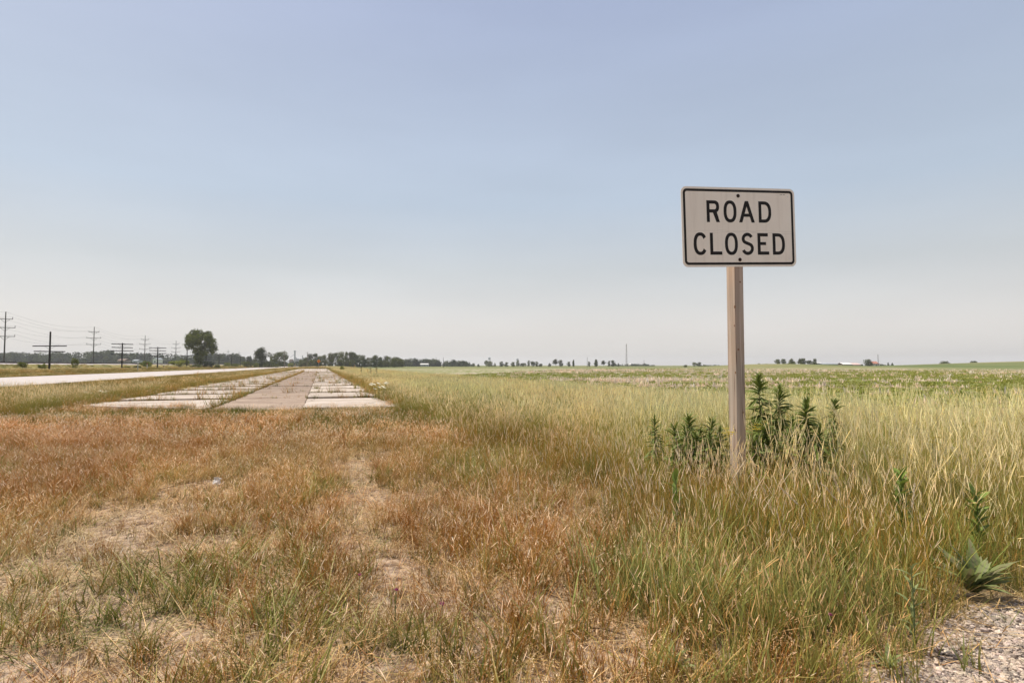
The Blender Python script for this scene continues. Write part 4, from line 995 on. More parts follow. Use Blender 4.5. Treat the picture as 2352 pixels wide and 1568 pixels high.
def scatter(name, label, protos, pts, rot, scl, idx, tint, cat='grass'):
    pts = np.asarray(pts, np.float32)
    me = bpy.data.meshes.new(name); me.vertices.add(len(pts)); me.vertices.foreach_set('co', pts.ravel())
    def at(n_, ty, key, arr):
        a = me.attributes.new(n_, ty, 'POINT'); a.data.foreach_set(key, np.ascontiguousarray(arr).ravel())
    at('rot', 'FLOAT_VECTOR', 'vector', np.asarray(rot, np.float32)); at('scl', 'FLOAT', 'value', np.asarray(scl, np.float32))
    at('idx', 'INT', 'value', np.asarray(idx, np.int32)); at('tint', 'FLOAT_VECTOR', 'vector', np.asarray(tint, np.float32))
    me.update()
    pc = bpy.data.collections.new(name + '_protos')
    for i, p in enumerate(protos):
        p.name = 'p%03d' % i + '_' + name; pc.objects.link(p)
    o = bpy.data.objects.new(name, me); link(o)
    g = bpy.data.node_groups.new(name, 'GeometryNodeTree')
    g.interface.new_socket('Geometry', in_out='INPUT', socket_type='NodeSocketGeometry'); g.interface.new_socket('Geometry', in_out='OUTPUT', socket_type='NodeSocketGeometry')
    N, L = g.nodes, g.links
    gi, go_ = N.new('NodeGroupInput'), N.new('NodeGroupOutput')
    ci = N.new('GeometryNodeCollectionInfo'); ci.inputs['Collection'].default_value = pc; ci.inputs['Separate Children'].default_value = True; ci.inputs['Reset Children'].default_value = True
    ip = N.new('GeometryNodeInstanceOnPoints'); ip.inputs['Pick Instance'].default_value = True
    def na(nm, ty):
        k = N.new('GeometryNodeInputNamedAttribute'); k.data_type = ty; k.inputs['Name'].default_value = nm; return k.outputs['Attribute']
    L.new(gi.outputs[0], ip.inputs['Points']); L.new(ci.outputs[0], ip.inputs['Instance'])
    L.new(na('rot', 'FLOAT_VECTOR'), ip.inputs['Rotation']); L.new(na('scl', 'FLOAT'), ip.inputs['Scale']); L.new(na('idx', 'INT'), ip.inputs['Instance Index'])
    L.new(ip.outputs[0], go_.inputs[0])
    md = o.modifiers.new('scatter', 'NODES'); md.node_group = g
    tag(o, label, cat, kind='stuff'); return o

RED = (.53, .25, .07); ORG = (.58, .34, .11); STRAW = (.74, .57, .34); PALE = (.98, .89, .66); GRN = (.08, .105, .022); OLV = (.15, .15, .045); LGR = (.30, .33, .10); BRN = (.10, .058, .028); DGR = (.055, .08, .018)  # brown and green blade-foot colours, deepened to paint in shade between tufts
WIND = (.45, -.15)
rr_ = np.random.default_rng(21)
def P_(*a, **k): return blades(rr_, *a, **k)
near = []
for i in range(4):   # 0-3 red fine grass with panicles
    near.append(proto('x', [P_(8, .06, .20, .34, .0036, .22, .25, BRN, RED, head='pan', headcol=(.60, .44, .30), wind=WIND), P_(1, .05, .24, .36, .0036, .25, .5, BRN, STRAW, head='spike', headcol=(.95, .84, .74), wind=WIND, headp=.8), P_(12, .07, .08, .22, .0045, .35, .5, (.11, .09, .03), RED), P_(4, .07, .06, .14, .004, .5, .6, BRN, STRAW)]))
for i in range(4):   # 4-7 straw/orange fine grass
    near.append(proto('x', [P_(5, .07, .16, .28, .0038, .28, .3, BRN, ORG, head='pan', headcol=(.74, .62, .46), wind=WIND, headp=.7), P_(2, .06, .18, .30, .0038, .3, .5, BRN, STRAW, head='spike', headcol=(.95, .86, .76), wind=WIND, headp=.7), P_(12, .08, .06, .18, .0048, .5, .6, (.10, .10, .03), STRAW), P_(4, .07, .06, .14, .004, .5, .6, GRN, OLV)]))
for i in range(4):   # 8-11 green short blades
    near.append(proto('x', [P_(11, .08, .10, .28, .0082, .5, .5, DGR, (.25, .28, .085)), P_(4, .08, .14, .30, .0075, .55, .5, GRN, (.52, .50, .25)), P_(5, .08, .06, .15, .004, .4, .5, BRN, STRAW)]))
for i in range(4):   # 12-15 thatch lying flat
    near.append(proto('x', [P_(26, .14, .08, .22, .0058, .9, .5, (.20, .12, .07), (.84, .67, .48), flat=.9, segs=2), P_(5, .1, .04, .12, .004, .6, .5, BRN, STRAW, segs=2)]))
for i in range(4):   # 16-19 tall pale stalks with spikes
    near.append(proto('x', [P_(4, .09, .55, .84, .0042, .09, .12, OLV, (.62, .52, .28), head='spike', headcol=PALE, wind=(.05, 0)), P_(14, .10, .22, .55, .0058, .2, .3, GRN, (.31, .35, .12)), P_(8, .1, .15, .42, .0042, .3, .35, BRN, ORG), P_(2, .1, .35, .7, .0042, .9, .6, BRN, STRAW, head='spike', headcol=PALE, headp=.5)]))
for i in range(3):   # 20-22 tall green leafy
    near.append(proto('x', [P_(16, .09, .25, .55, .0075, .14, .3, DGR, (.29, .34, .12)), P_(2, .08, .45, .7, .004, .12, .2, OLV, STRAW, head='spike', headcol=(.93, .84, .74)), P_(6, .1, .1, .3, .004, .4, .5, BRN, ORG)]))
for i in range(3):   # 23-25 broad blue-green blades
    near.append(proto('x', [P_(13, .09, .22, .46, .0105, .13, .35, (.11, .14, .04), (.36, .42, .19), segs=4), P_(4, .08, .3, .5, .004, .2, .2, OLV, STRAW, head='spike', headcol=(.85, .7, .45)), P_(6, .09, .1, .3, .005, .4, .5, BRN, STRAW)]))
for i in range(3):   # 26-28 medium brown-olive with spikes
    near.append(proto('x', [P_(7, .08, .34, .60, .0038, .11, .12, OLV, ORG, head='spike', headcol=(.92, .80, .68), wind=(.1, 0), headp=.5), P_(13, .09, .14, .40, .0045, .3, .4, GRN, (.34, .28, .09)), P_(5, .08, .08, .25, .004, .4, .5, BRN, STRAW)]))
near_names = dict(red=(0, 4), straw=(4, 8), green=(8, 12), thatch=(12, 16), tall=(16, 20), leafy=(20, 23), broad=(23, 26), med=(26, 29))

BL = []
def blob(kind, px, py, rx, ry, s=1.0, p3=False):
    X, Y = G2(px, py); BL.append((kind, X, Y, rx / 1306.7 * Y, max(.12, Y * Y / (1306.7 * EYE) * ry), s))
for q in (('bare', 480, 1258, 95, 22, 1.4), ('bare', 650, 1250, 40, 14, 1.2), ('bare', 350, 1262, 70, 12, .9), ('bare', 830, 1140, 60, 16, .8), ('bare', 960, 1145, 75, 20, .9), ('bare', 860, 1060, 40, 25, .8),
          ('bare', 130, 1545, 190, 40, 1.1), ('bare', 330, 1440, 160, 35, .8), ('bare', 560, 1420, 120, 30, .6), ('bare', 900, 1420, 70, 30, .7), ('bare', 1400, 1500, 130, 45, .9), ('bare', 500, 1130, 110, 18, .7), ('bare', 300, 1200, 120, 18, .6),
          ('bare', 700, 1000, 50, 14, .4), ('bare', 1370, 1180, 90, 20, .6), ('bare', 60, 1330, 90, 14, .5), ('bare', 900, 1320, 60, 16, .6),
          ('red', 150, 1020, 260, 60, 2.0), ('red', 300, 1070, 200, 50, 1.2), ('red', 900, 1250, 160, 60, .6), ('red', 1150, 1230, 220, 80, 1.4), ('red', 1250, 1400, 260, 90, 1.0), ('red', 380, 1200, 100, 30, .6), ('red', 60, 1120, 160, 50, 1.0),
          ('green', 420, 960, 190, 16, 2.5), ('green', 950, 975, 160, 18, 2.2), ('green', 400, 1360, 170, 60, 1.1), ('green', 250, 1480, 260, 70, 1.2), ('green', 700, 1500, 300, 80, 1.0), ('green', 620, 1370, 140, 50, .7), ('green', 1130, 1080, 110, 40, 1.2),
          ('green', 720, 1140, 50, 30, .8), ('green', 650, 1240, 60, 20, .6), ('green', 100, 1380, 150, 60, .6), ('green', 1000, 1500, 120, 60, .7),
          ('straw', 730, 1040, 130, 60, 1.6), ('straw', 560, 1120, 170, 40, 1.2), ('straw', 200, 1260, 240, 60, 1.0), ('straw', 640, 1180, 150, 40, .9), ('straw', 900, 1100, 90, 40, .8)):
    blob(*q)
def fld(kind, x, y):
    s = 0
    for (k, X, Y, rx, ry, w) in BL:
        if k == kind: s = s + w * np.exp(-((x - X) / rx) ** 2 - ((y - Y) / ry) ** 2)
    return s
GA = np.array(G2(1985, 1600)); GB = np.array(G2(2380, 1365)); gd = (GB - GA) / np.linalg.norm(GB - GA)
def gravel_side(x, y):      # >0 on the gravel
    return (x - GA[0]) * gd[1] - (y - GA[1]) * gd[0]
def pick(r, Wt):            # Wt: list of (name, weight array)
    M_ = np.stack([w for _, w in Wt], 1); M_ = np.clip(M_, 0, None); c = np.cumsum(M_ / np.maximum(M_.sum(1, keepdims=True), 1e-6), 1); q = r.random(len(M_))[:, None]
    return (q > c).sum(1).clip(0, len(Wt) - 1)
def cand(r, Y0, Y1, dens, marg=1.4, slope=.98):
    A = (slope * Y1 + marg) * 2 * (Y1 - Y0); n = int(A * dens); x = r.uniform(-(slope * Y1 + marg), slope * Y1 + marg, n); y = r.uniform(Y0, Y1, n)
    k = np.abs(x) < slope * y + marg; return x[k], y[k]
POSTXY = (2.19, 5.52)
def weights(x, y):
    u, v = uv(x, y)
    right = ss(2.2, 3.4, v + .5 * wnoise(x, y, 2.2, 3))
    n1 = wnoise(x, y, 2.5, 0); n2 = wnoise(x, y, 1.1, 2); n3 = wnoise(x, y, .6, 3)
    bare = fld('bare', x, y) + .95 * np.exp(-((v - .42 - .1 * n2) / .26) ** 2) * ss(2, 5, y) * (.75 + .4 * n1) + .95 * np.exp(-((v + 1.6 - .15 * n2) / .5) ** 2) * (.75 + .4 * n1) + .25 * np.clip(n2, 0, 1)
    W_ = dict(red=(.34 + fld('red', x, y) * 1.3 + .40 * n1), straw=(.62 + fld('straw', x, y) * 1.4 - .3 * n1), green=(.22 + fld('green', x, y) * 1.25 + .45 * np.clip(n2, -.3, 1)), thatch=.35 + .7 * bare)
    for k in W_: W_[k] = np.clip(W_[k], 0.02, None) * (1 - right)
    tl = ss(3.2, 4.6, v); W_['med'] = right * (1 - .75 * tl) * 1.6 + (1 - right) * (.22 * ss(-.5, 2, v)); W_['tall'] = right * (.12 + .75 * tl + .2 * np.clip(n1, 0, 1)) + 1.2 * np.exp(-((x - 2.1) / .8) ** 2 - ((y - 4.8) / .4) ** 2); W_['leafy'] = right * (.34 + .35 * np.clip(n2, -.5, 1)) + 1.0 * np.exp(-((x - 1.6) / .9) ** 2 - ((y - 3.6) / .7) ** 2); 
    X, Y = G2(1780, 1440); W_['broad'] = 4.0 * np.exp(-((x - X) / .62) ** 2 - ((y - Y) / .55) ** 2) + 1.2 * np.exp(-((x - 1.0) / .3) ** 2 - ((y - 3.1) / .3) ** 2)
    return W_, bare * (1 - right), right
def mktint(r, x, y, n, amp=.16):
    b_ = 1 + amp * wnoise(x, y, 1.6, 1) * .6 + r.normal(size=n) * amp * .6
    h = .05 * wnoise(x, y, 3.1, 2) + r.normal(size=n) * .03
    T_ = np.stack([b_ * (1 + h), b_, b_ * (1 - h)], 1)
    u_t, v_t = uv(x, y); g_ = (ss(2.4, 4.2, v_t) * (1 - ss(14.6, 15.2, v_t)))[:, None]
    gp = (.55 + .45 * np.clip(wnoise(x, y, 3.4, 3), -1, 1))[:, None] * g_
    T_ = T_ * (1 - gp + gp * np.array([.87, .97, .84]))
    return np.clip(T_, .3, 1.8)
def tilt(r, n, a=.12): return np.stack([r.normal(size=n) * a, r.normal(size=n) * a, r.uniform(0, 6.28, n)], 1)

# near layer
r = np.random.default_rng(31)
x, y = cand(r, 1.7, 10.5, 150)
W_, bare, right = weights(x, y)
keep = r.random(len(x)) < np.clip(1.0 - .72 * bare, .10, 1) * (.75 + .25 * (1 - right))
gs = gravel_side(x, y); keep &= (gs < -.02 + .05 * wnoise(x, y, .5, 1)) | (r.random(len(x)) < .07)
u_, v_ = uv(x, y); keep &= ~(((x - POSTXY[0]) ** 2 + (y - POSTXY[1]) ** 2) < .01)
DKX, DKY = G2(2236, 1372); keep &= ~((np.abs(x - DKX) < .26) & (y > DKY - .7) & (y < DKY + .16))
x, y, bare, right = x[keep], y[keep], bare[keep], right[keep]; W_ = {k: w[keep] for k, w in W_.items()}
names = list(W_); ch = pick(r, [(k, W_[k]) for k in names]); idx = np.zeros(len(x), int)
for i, nme in enumerate(names):
    a, b_ = near_names[nme]; s = ch == i; idx[s] = r.integers(a, b_, s.sum())
gs = gravel_side(x, y)
scl = r.uniform(.7, 1.15, len(x)) * np.clip(1 - .25 * bare, .5, 1) * np.where(gs > -.35, .55 + .45 * np.clip(-gs / .35, 0, 1), 1)
scl *= 1 + .25 * np.exp(-((x - 2.1) / .7) ** 2 - ((y - 4.95) / .35) ** 2) * (ch != names.index('tall'))
v_ = uv(x, y)[1]; scl *= np.where(ch == names.index('tall'), np.clip(.8 + .2 * (v_ - 3), .8, 1.12), 1)
scl *= np.where((y < 3.0) & (right > .3), .8, 1)
scatter('near_grass', 'dry reddish, straw and green grass tufts covering the ground before the sign', near, np.stack([x, y, terrain(x, y) - .005], 1), tilt(r, len(x)), scl, idx, mktint(r, x, y, len(x)))
# lying straw layer
th = [proto('x', [P_(22, .13, .07, .22, .0052, .9, .5, (.22, .13, .08), (.80, .64, .47), flat=.93, segs=2)]) for _ in range(5)] + [proto('x', [P_(20, .13, .07, .2, .0045, .9, .5, DGR, LGR, flat=.85, segs=2)]) for _ in range(2)]
x, y = cand(r, 1.7, 10.5, 60)
k = r.random(len(x)) < np.where(gravel_side(x, y) > 0, .10, .8) ; x, y = x[k], y[k]; n = len(x)
gm = np.clip(.08 + .35 * fld('green', x, y), 0, .6)
scatter('straw_litter', 'flattened dead straw lying on the bare soil between the tufts', th, np.stack([x, y, terrain(x, y) + .004], 1), tilt(r, n, .05), r.uniform(.7, 1.3, n), np.where(r.random(n) < gm, r.integers(5, 7, n), r.integers(0, 5, n)), mktint(r, x, y, n), 'straw')

# middle layer patches
mid = []
for i in range(3): mid.append(proto('x', [P_(16, .24, .20, .34, .008, .22, .3, BRN, RED, head='pan', headcol=(.62, .40, .22), wind=WIND, headsize=1.5, segs=2), P_(4, .24, .24, .38, .007, .25, .5, BRN, STRAW, head='spike', headcol=(.95, .84, .74), wind=WIND, headsize=1.4, segs=2), P_(44, .26, .10, .27, .009, .3, .4, (.12, .08, .03), RED, segs=2)]))
for i in range(3): mid.append(proto('x', [P_(14, .24, .16, .34, .008, .22, .3, BRN, ORG, head='pan', headcol=(.80, .68, .5), wind=WIND, headsize=1.5, segs=2), P_(5, .24, .2, .34, .007, .25, .5, BRN, STRAW, head='spike', headcol=(.95, .87, .78), wind=WIND, headsize=1.4, segs=2), P_(40, .26, .08, .24, .009, .3, .4, (.12, .10, .035), STRAW, segs=2)]))
for i in range(3): mid.append(proto('x', [P_(60, .26, .12, .32, .011, .25, .3, DGR, (.24, .25, .07), segs=2)]))
for i in range(3): mid.append(proto('x', [P_(13, .26, .42, .72, .007, .10, .14, OLV, (.50, .46, .22), head='spike', headcol=PALE, wind=(.05, 0), headsize=1.5, segs=2, headp=.8), P_(60, .28, .25, .58, .010, .15, .2, GRN, (.33, .35, .11), segs=2)]))
for i in range(3): mid.append(proto('x', [P_(5, .26, .40, .66, .008, .15, .4, OLV, (.52, .40, .22), head='spike', headcol=(.82, .68, .46), wind=(.6, -.1), headsize=1.3, segs=2), P_(56, .28, .2, .46, .010, .16, .25, DGR, (.36, .30, .08), segs=2), P_(14, .28, .2, .46, .009, .16, .25, BRN, (.5, .28, .09), segs=2)]))
# 0-2 red, 3-5 straw, 6-8 green/olive, 9-11 tall pale, 12-14 tall olive
def on_slab(u, v): return (u > 18.7 + np.clip(-1.5 - v, 0, 6) * .55 + .35 * np.sin(v * 2.7) + .25 * np.sin(v * 6.1 + 1)) & (v > -7.2) & (v < 2.35)
x, y = cand(r, 9.5, 30, 26)
u, v = uv(x, y); n1 = wnoise(x, y, 4, 0); n2 = wnoise(x, y, 1.5, 2)
k = ~on_slab(u + .5 * n2, v + .12 * n2) & (v > -17.3 + .3 * n2) & (v < 13.5 + .25 * n1)
x, y, u, v, n1, n2 = (q[k] for q in (x, y, u, v, n1, n2)); n = len(x)
W_, bare, right = weights(x, y)
left = ss(-6.6, -7.8, v)
fringe = np.exp(-((u - 17.8) / .9) ** 2) * (.4 + .9 * np.clip(wnoise(x, y, 2.5, 3), 0, 1)) * (1 - left) * (1 - ss(2.2, 3, v))
wr = (W_['red'] + .2) * (1 - left) * (1 - fringe) + left * (.38 - .35 * n1); ws = (W_['straw']) * (1 - left) + .05 * left + .2 * fringe; wg = W_['green'] * 1.0 * (1 - left) + 3.2 * fringe + .55 * left
wt = right * (.95 + .3 * n1) ; wo_ = right * (.40 - .25 * n1 + 1.2 * np.exp(-((v - 2.9) / .8) ** 2)) + left * (.9 + .35 * n1)
ch = pick(r, [('r', wr), ('s', ws), ('g', wg), ('t', wt), ('o', wo_)]); idx = ch * 3 + r.integers(0, 3, n)
keep = r.random(n) < np.clip(1 - .8 * bare, .15, 1); edge = np.clip((v + 18.5) / 5, .35, 1)
ft = ss(1.9, 3.4, v) * right + (1 - right)
scl = r.uniform(.75, 1.15, n) * np.where(left > .5, edge * .85, 1) * np.where(right > .5, .8 + .2 * ft, 1)
scl *= np.where(v > 9, .86, 1) * np.where(v > 11.5, .82, 1)
scl *= np.where((u > 16.3) & (v > -7.4) & (v < 2.4), r.uniform(.45, .95, n), 1)
tallw = (left > .9) & (r.random(n) < .14); idx = np.where(tallw, 9 + r.integers(0, 3, n), idx); scl = np.where(tallw, r.uniform(.7, 1.0, n), scl)
f = keep
scatter('middle_grass', 'dense dry grass of the verges on both sides of the closed road', mid, np.stack([x, y, terrain(x, y) - .01], 1)[f], tilt(r, n, .08)[f], scl[f], idx[f], mktint(r, x, y, n, .14)[f])
# far layer patches
far = []
for i in range(3): far.append(proto('x', [P_(80, .8, .30, .58, .022, .12, .15, GRN, (.42, .37, .15), segs=2), P_(30, .8, .40, .66, .016, .10, .12, OLV, STRAW, head='spike', headcol=PALE, headsize=1.9, segs=2)]))
for i in range(3): far.append(proto('x', [P_(110, .8, .2, .5, .026, .15, .2, DGR, (.34, .29, .09), segs=2)]))
for i in range(3): far.append(proto('x', [P_(100, .8, .2, .48, .026, .15, .2, (.12, .10, .03), (.50, .34, .13), segs=2), P_(10, .8, .4, .6, .016, .2, .4, OLV, STRAW, head='spike', headcol=(.84, .7, .48), headsize=1.6, segs=2)]))
XX, YY = [], []
for (u0, u1, dn) in ((14, 70, 1.9), (70, 170, 1.5), (170, 420, .25)):
    nn = int((u1 - u0) * 75 * dn); uu_ = r.uniform(u0, u1, nn); vv_ = r.uniform(-57, 16, nn); XX.append(uu_); YY.append(vv_)
u, v = np.concatenate(XX), np.concatenate(YY); x, y = xy(u, v)
n1 = wnoise(x, y, 9, 0); n2 = wnoise(x, y, 3, 2)
k = (((v > 3.0) & (v < 13.9 + .4 * n2) & (y > 29)) | ((v > -17.2) & (v < -7.9) & (y > 29)) | ((v < -31.9) & (v > -56.8)) | ((u > 236) & (v > -18) & (v < 4))) & (np.abs(x) < .97 * y + 8) & (y > 20)
x, y, u, v, n1, n2 = (q[k] for q in (x, y, u, v, n1, n2)); n = len(x)
R_ = (v > 0).astype(float)
ch = pick(r, [('p', R_ * (1.0 + .3 * n1) + (1 - R_) * .18), ('g', R_ * (.22 - .2 * n1) + (1 - R_) * (.75 + .4 * n1)), ('o', R_ * .22 + (1 - R_) * (.5 - .3 * n1))]); idx = ch * 3 + r.integers(0, 3, n)
scl = r.uniform(.75, 1.1, n) * np.where(v < -31, np.where(v > -36, .6, np.where(v < -52, .55, .8)), 1) * np.where((v < -7) & (v > -18), np.clip((v + 18.8) / 4, .4, .8), 1) * np.where(v > 9, .8, .92) * np.where(u > 170, 1.4, 1)
scatter('far_grass', 'long pale and olive grass of the verges running off to the horizon', far, np.stack([x, y, terrain(x, y) - .02], 1), tilt(r, n, .05), scl, idx, mktint(r, x, y, n, .15))

# weeds in the joints
jw = [proto('x', [P_(16, .10, .06, .20, .009, .4, .4, DGR, LGR, segs=2), P_(6, .12, .1, .3, .007, .3, .3, OLV, ORG, segs=2)]) for _ in range(3)] + [proto('x', [P_(14, .12, .05, .22, .009, .4, .4, BRN, ORG, segs=2), P_(2, .05, .3, .5, .008, .2, .2, OLV, STRAW, head='spike', headcol=ORG, segs=2)]) for _ in range(3)]
pu, pv = [], []
for i, ju in enumerate(JU[1:]):
    n_ = int(95 * max(.22, 1 - i * .06)); q = r.uniform(-7.2, 2.4, n_)
    q = q[r.random(n_) < np.where((q > -3) & (q < -.6), .28, .8)]; q = q[(wnoise(q, q * 0 + ju, 2.2, 1) > -.45)]
    pu += list(ju + r.normal(size=len(q)) * .05); pv += list(q)
n_ = 520; q = r.uniform(20, 125, n_); pu += list(q); pv += list(-3.22 + r.normal(size=n_) * .05)
n_ = 14; q = r.uniform(21, 120, n_); pu += list(q); pv += list(-.5 + r.normal(size=n_) * .05)
n_ = 110; pu += list(r.uniform(95, 232, n_)); pv += list(r.uniform(-7, 2.3, n_))
n_ = 60; pu += list(r.uniform(24, 80, n_)); pv += list(r.uniform(-7, 2.3, n_))
for s in (-7.25, 2.4):
    n_ = 260; pu += list(r.uniform(20, 120, n_)); pv += list(s + r.normal(size=n_) * .16)
pu, pv = np.array(pu), np.array(pv); x, y = xy(pu, pv); n = len(x)
scatter('joint_weeds', 'small weeds and grass sprouting from the joints between the old road slabs', jw, np.stack([x, y, x * 0 + .03], 1), tilt(r, n, .1), r.uniform(.6, 1.5, n) * np.where(r.random(n) < .16, 1.8, 1), r.integers(0, 6, n), mktint(r, x, y, n), 'weeds')

# field crop rows and stubble
RH = math.radians(22); cr = np.array([math.sin(RH), math.cos(RH)]); cc = np.array([math.cos(RH), -math.sin(RH)])
crop = [proto('x', [P_(26, .30, .06, .16, .05, .6, .5, (.13, .17, .03), (.30, .34, .09), segs=2)]) for _ in range(3)] + [proto('x', [P_(20, .5, .05, .12, .05, .7, .5, (.15, .17, .04), (.33, .34, .11), segs=2)]) for _ in range(2)]
stub = [proto('x', [P_(7, .22, .12, .30, .06, .3, .1, (.50, .40, .30), (.92, .82, .70), segs=2), P_(10, .4, .12, .35, .03, .9, .3, (.48, .36, .28), (.86, .74, .62), flat=.9, segs=2)]) for _ in range(4)]
rows, along = np.meshgrid(np.arange(-40, 190, .76), np.arange(0, 230, .8), indexing='ij')
rows = rows.ravel(); along = along.ravel(); al = along + r.uniform(-.3, .3, len(along))
x = rows * cc[0] + al * cr[0]; y = rows * cc[1] + al * cr[1]; u, v = uv(x, y)
base_ = (v > 13.7) & (y < 190) & (y > 8) & (np.abs(x) < .95 * y + 6) & (v > 13.9 + .3 * wnoise(x, y, 4, 1))
x, y, v = x[base_], y[base_], v[base_]
pn = wnoise(x * .5, y * 1.3, 26, 2) + .45 * wnoise(x, y, 7, 0) - 1.6 * (v < 21) * (1 - (v - 14) / 7)
dth = r.random(len(x)) < np.clip(1.35 - y / 170, .25, 1)
gk = (r.random(len(x)) < np.clip(.82 - .75 * pn, .14, 1)) & dth
n = gk.sum(); gx, gy = x[gk] + r.normal(size=n) * .12, y[gk]
scatter('green_crop', 'low green crop and weeds growing in rows over the field', crop, np.stack([gx, gy, terrain(gx, gy)], 1), tilt(r, n, .05), r.uniform(.7, 1.5, n), r.integers(0, 5, n), mktint(r, gx, gy, n, .12), 'crop')
sk_ = (r.random(len(x)) < np.clip(-.06 + .72 * pn, .05, .7)) & dth; n = sk_.sum(); sx, sy = x[sk_] + .38 * cc[0] + r.normal(size=n) * .06, y[sk_] + .38 * cc[1]
scatter('corn_stubble', 'pale cut corn stalks left in rows over the field', stub, np.stack([sx, sy, terrain(sx, sy)], 1), tilt(r, n, .1), r.uniform(.9, 1.7, n), r.integers(0, 4, n), mktint(r, sx, sy, n, .12) * np.array([1.05, 1.08, 1.52]), 'stubble')

# gravel at the lower right
def stone_proto(r, i):
    bm = bmesh.new(); bmesh.ops.create_icosphere(bm, subdivisions=1, radius=1)
    s = r.uniform(.6, 1.1, 3)
    for v in bm.verts: v.co = Vector([v.co[k] * s[k] * (1 + r.uniform(-.22, .22)) for k in range(3)]); v.co.z *= .65
    me = bpy.data.meshes.new('stone'); bm.to_mesh(me); bm.free(); me.materials.append(M_STONE); return bpy.data.objects.new('stone', me)
m, n_, N, L = newmat('limestone_gravel'); M_STONE = m
out = N.new('ShaderNodeOutputMaterial'); b = N.new('ShaderNodeBsdfPrincipled'); b.inputs['Roughness'].default_value = .85
t = N.new('ShaderNodeAttribute'); t.attribute_name = 'tint'; t.attribute_type = 'INSTANCER'
tc2 = N.new('ShaderNodeTexCoord'); nz = N.new('ShaderNodeTexNoise'); nz.inputs['Scale'].default_value = 2.5; nz.inputs['Detail'].default_value = 4; L.new(tc2.outputs['Object'], nz.inputs['Vector'])
r1 = N.new('ShaderNodeValToRGB'); r1.color_ramp.elements[0].color = (.27, .20, .165, 1); r1.color_ramp.elements[1].color = (.56, .47, .41, 1); r1.color_ramp.elements[0].position = .3; r1.color_ramp.elements[1].position = .65; L.new(nz.outputs[0], r1.inputs[0])
mu = N.new('ShaderNodeVectorMath'); mu.operation = 'MULTIPLY'; L.new(r1.outputs[0], mu.inputs[0]); L.new(t.outputs['Vector'], mu.inputs[1]); L.new(mu.outputs[0], b.inputs['Base Color']); L.new(b.outputs[0], out.inputs[0])
r = np.random.default_rng(44)
stones = [stone_proto(r, i) for i in range(7)]
x = r.uniform(.8, 6.0, 150000); y = r.uniform(1.3, 5.2, 150000); gs = gravel_side(x, y)
dn = np.clip(.5 + gs / .25 + .35 * wnoise(x, y, .6, 2), 0.02, 1) * (gs > -.45)
k = (r.random(len(x)) < dn) & (np.abs(x) < .95 * y + 1.2); x, y = x[k], y[k]; n = len(x)
sz = r.lognormal(math.log(.0088), .42, n).clip(.004, .026)
bt_ = r.uniform(.55, 1.45, n); tn = np.stack([bt_ * r.uniform(.97, 1.06, n), bt_ * .99, bt_ * r.uniform(.82, .94, n)], 1)
scatter('gravel', 'coarse pale limestone gravel at the lower right corner', stones, np.stack([x, y, terrain(x, y) + sz * .25], 1), np.stack([r.normal(size=n) * .3, r.normal(size=n) * .3, r.uniform(0, 6.28, n)], 1), sz, r.integers(0, 7, n), tn, 'gravel')

# ---- leafy plants as things
def leaf_mesh(name, Lg, Wd, cb, ct, rib=None, curl=.15, fold=.25, nseg=7, wave=0.0):
    V, Fc, C = [], [], []
    for i in range(nseg + 1):
        t = i / nseg; w = Wd / 2 * (math.sin(math.pi * min(1, t * .93 + .05)) ** .8) * (1 if t < 1 else 0.05)
        z = curl * Lg * (t - 1.6 * t * t); wv = wave * math.sin(t * 19)
        c = np.array(cb) * (1 - t) + np.array(ct) * t
        V += [(-w, t * Lg, z + w * fold + wv), (0, t * Lg, z), (w, t * Lg, z + w * fold - wv)]; C += [c, np.array(rib) if rib is not None else c * .8, c]
    for i in range(nseg):
        a = i * 3; Fc += [(a, a + 1, a + 4, a + 3), (a + 1, a + 2, a + 5, a + 4)]
    return mesh_np(name, V, Fc, M_GRASS1, C, smooth=True)
def put_leaf(me, parent, base, az, pitch, sc=1.0, roll=0.0):
    o = link(bpy.data.objects.new('leaf', me), parent)
    o.matrix_local = Matrix.Translation(base) @ Matrix.Rotation(az, 4, 'Z') @ Matrix.Rotation(pitch, 4, 'X') @ Matrix.Rotation(roll, 4, 'Y') @ Matrix.Diagonal((sc, sc, sc, 1))
    return o
rp = random.Random(9)
gl = [leaf_mesh('leaf', .145, .025, (.11, .145, .025), (.26, .31, .065), curl=.25, nseg=5), leaf_mesh('leaf', .135, .023, (.09, .12, .022), (.20, .25, .05), curl=.45, nseg=5)]
M_STEM = noise_mat('green_stem', (.10, .13, .05), (.16, .18, .07), 10)
def leafy_spire(X, Y, H, label, nleaf=70, group=None, lean=(0, 0), full=1.0):
    nleaf = int(nleaf * 2.4)
    z = float(terrain(X, Y)); t = thing('goldenrod_plant', label, 'plant', (X, Y, z), 0, group)
    pts = [(lean[0] * s * s, lean[1] * s * s, H * s) for s in (0, .35, .7, 1)]
    MB().tube(pts, [.007, .006, .005, .003], 6).build('stem', M_STEM, t)
    for i in range(nleaf):
        s = .40 + .60 * (i / nleaf); az = i * 2.4 + rp.uniform(-.3, .3)
        up = math.radians(12 + 62 * max(0, (s - .84) / .16)) + rp.uniform(-.15, .15) if s > .84 else math.radians(rp.uniform(-40, 30))
        sc = (1.0 if s < .85 else 1.0 - .35 * (s - .85) / .15) * rp.choice((.5, .8, .9, 1.0, 1.05, 1.2)) * full * (1 if s > .7 else 1.15)
        put_leaf(gl[i % 2], t, (lean[0] * s * s, lean[1] * s * s, H * s), az, up, sc, rp.uniform(-.9, .9)).rotation_mode = 'XYZ'
    return t
gg = 'dark leafy goldenrod plants around the sign post'
def at_px(px2, Y): return X3(px2 / .784, Y)
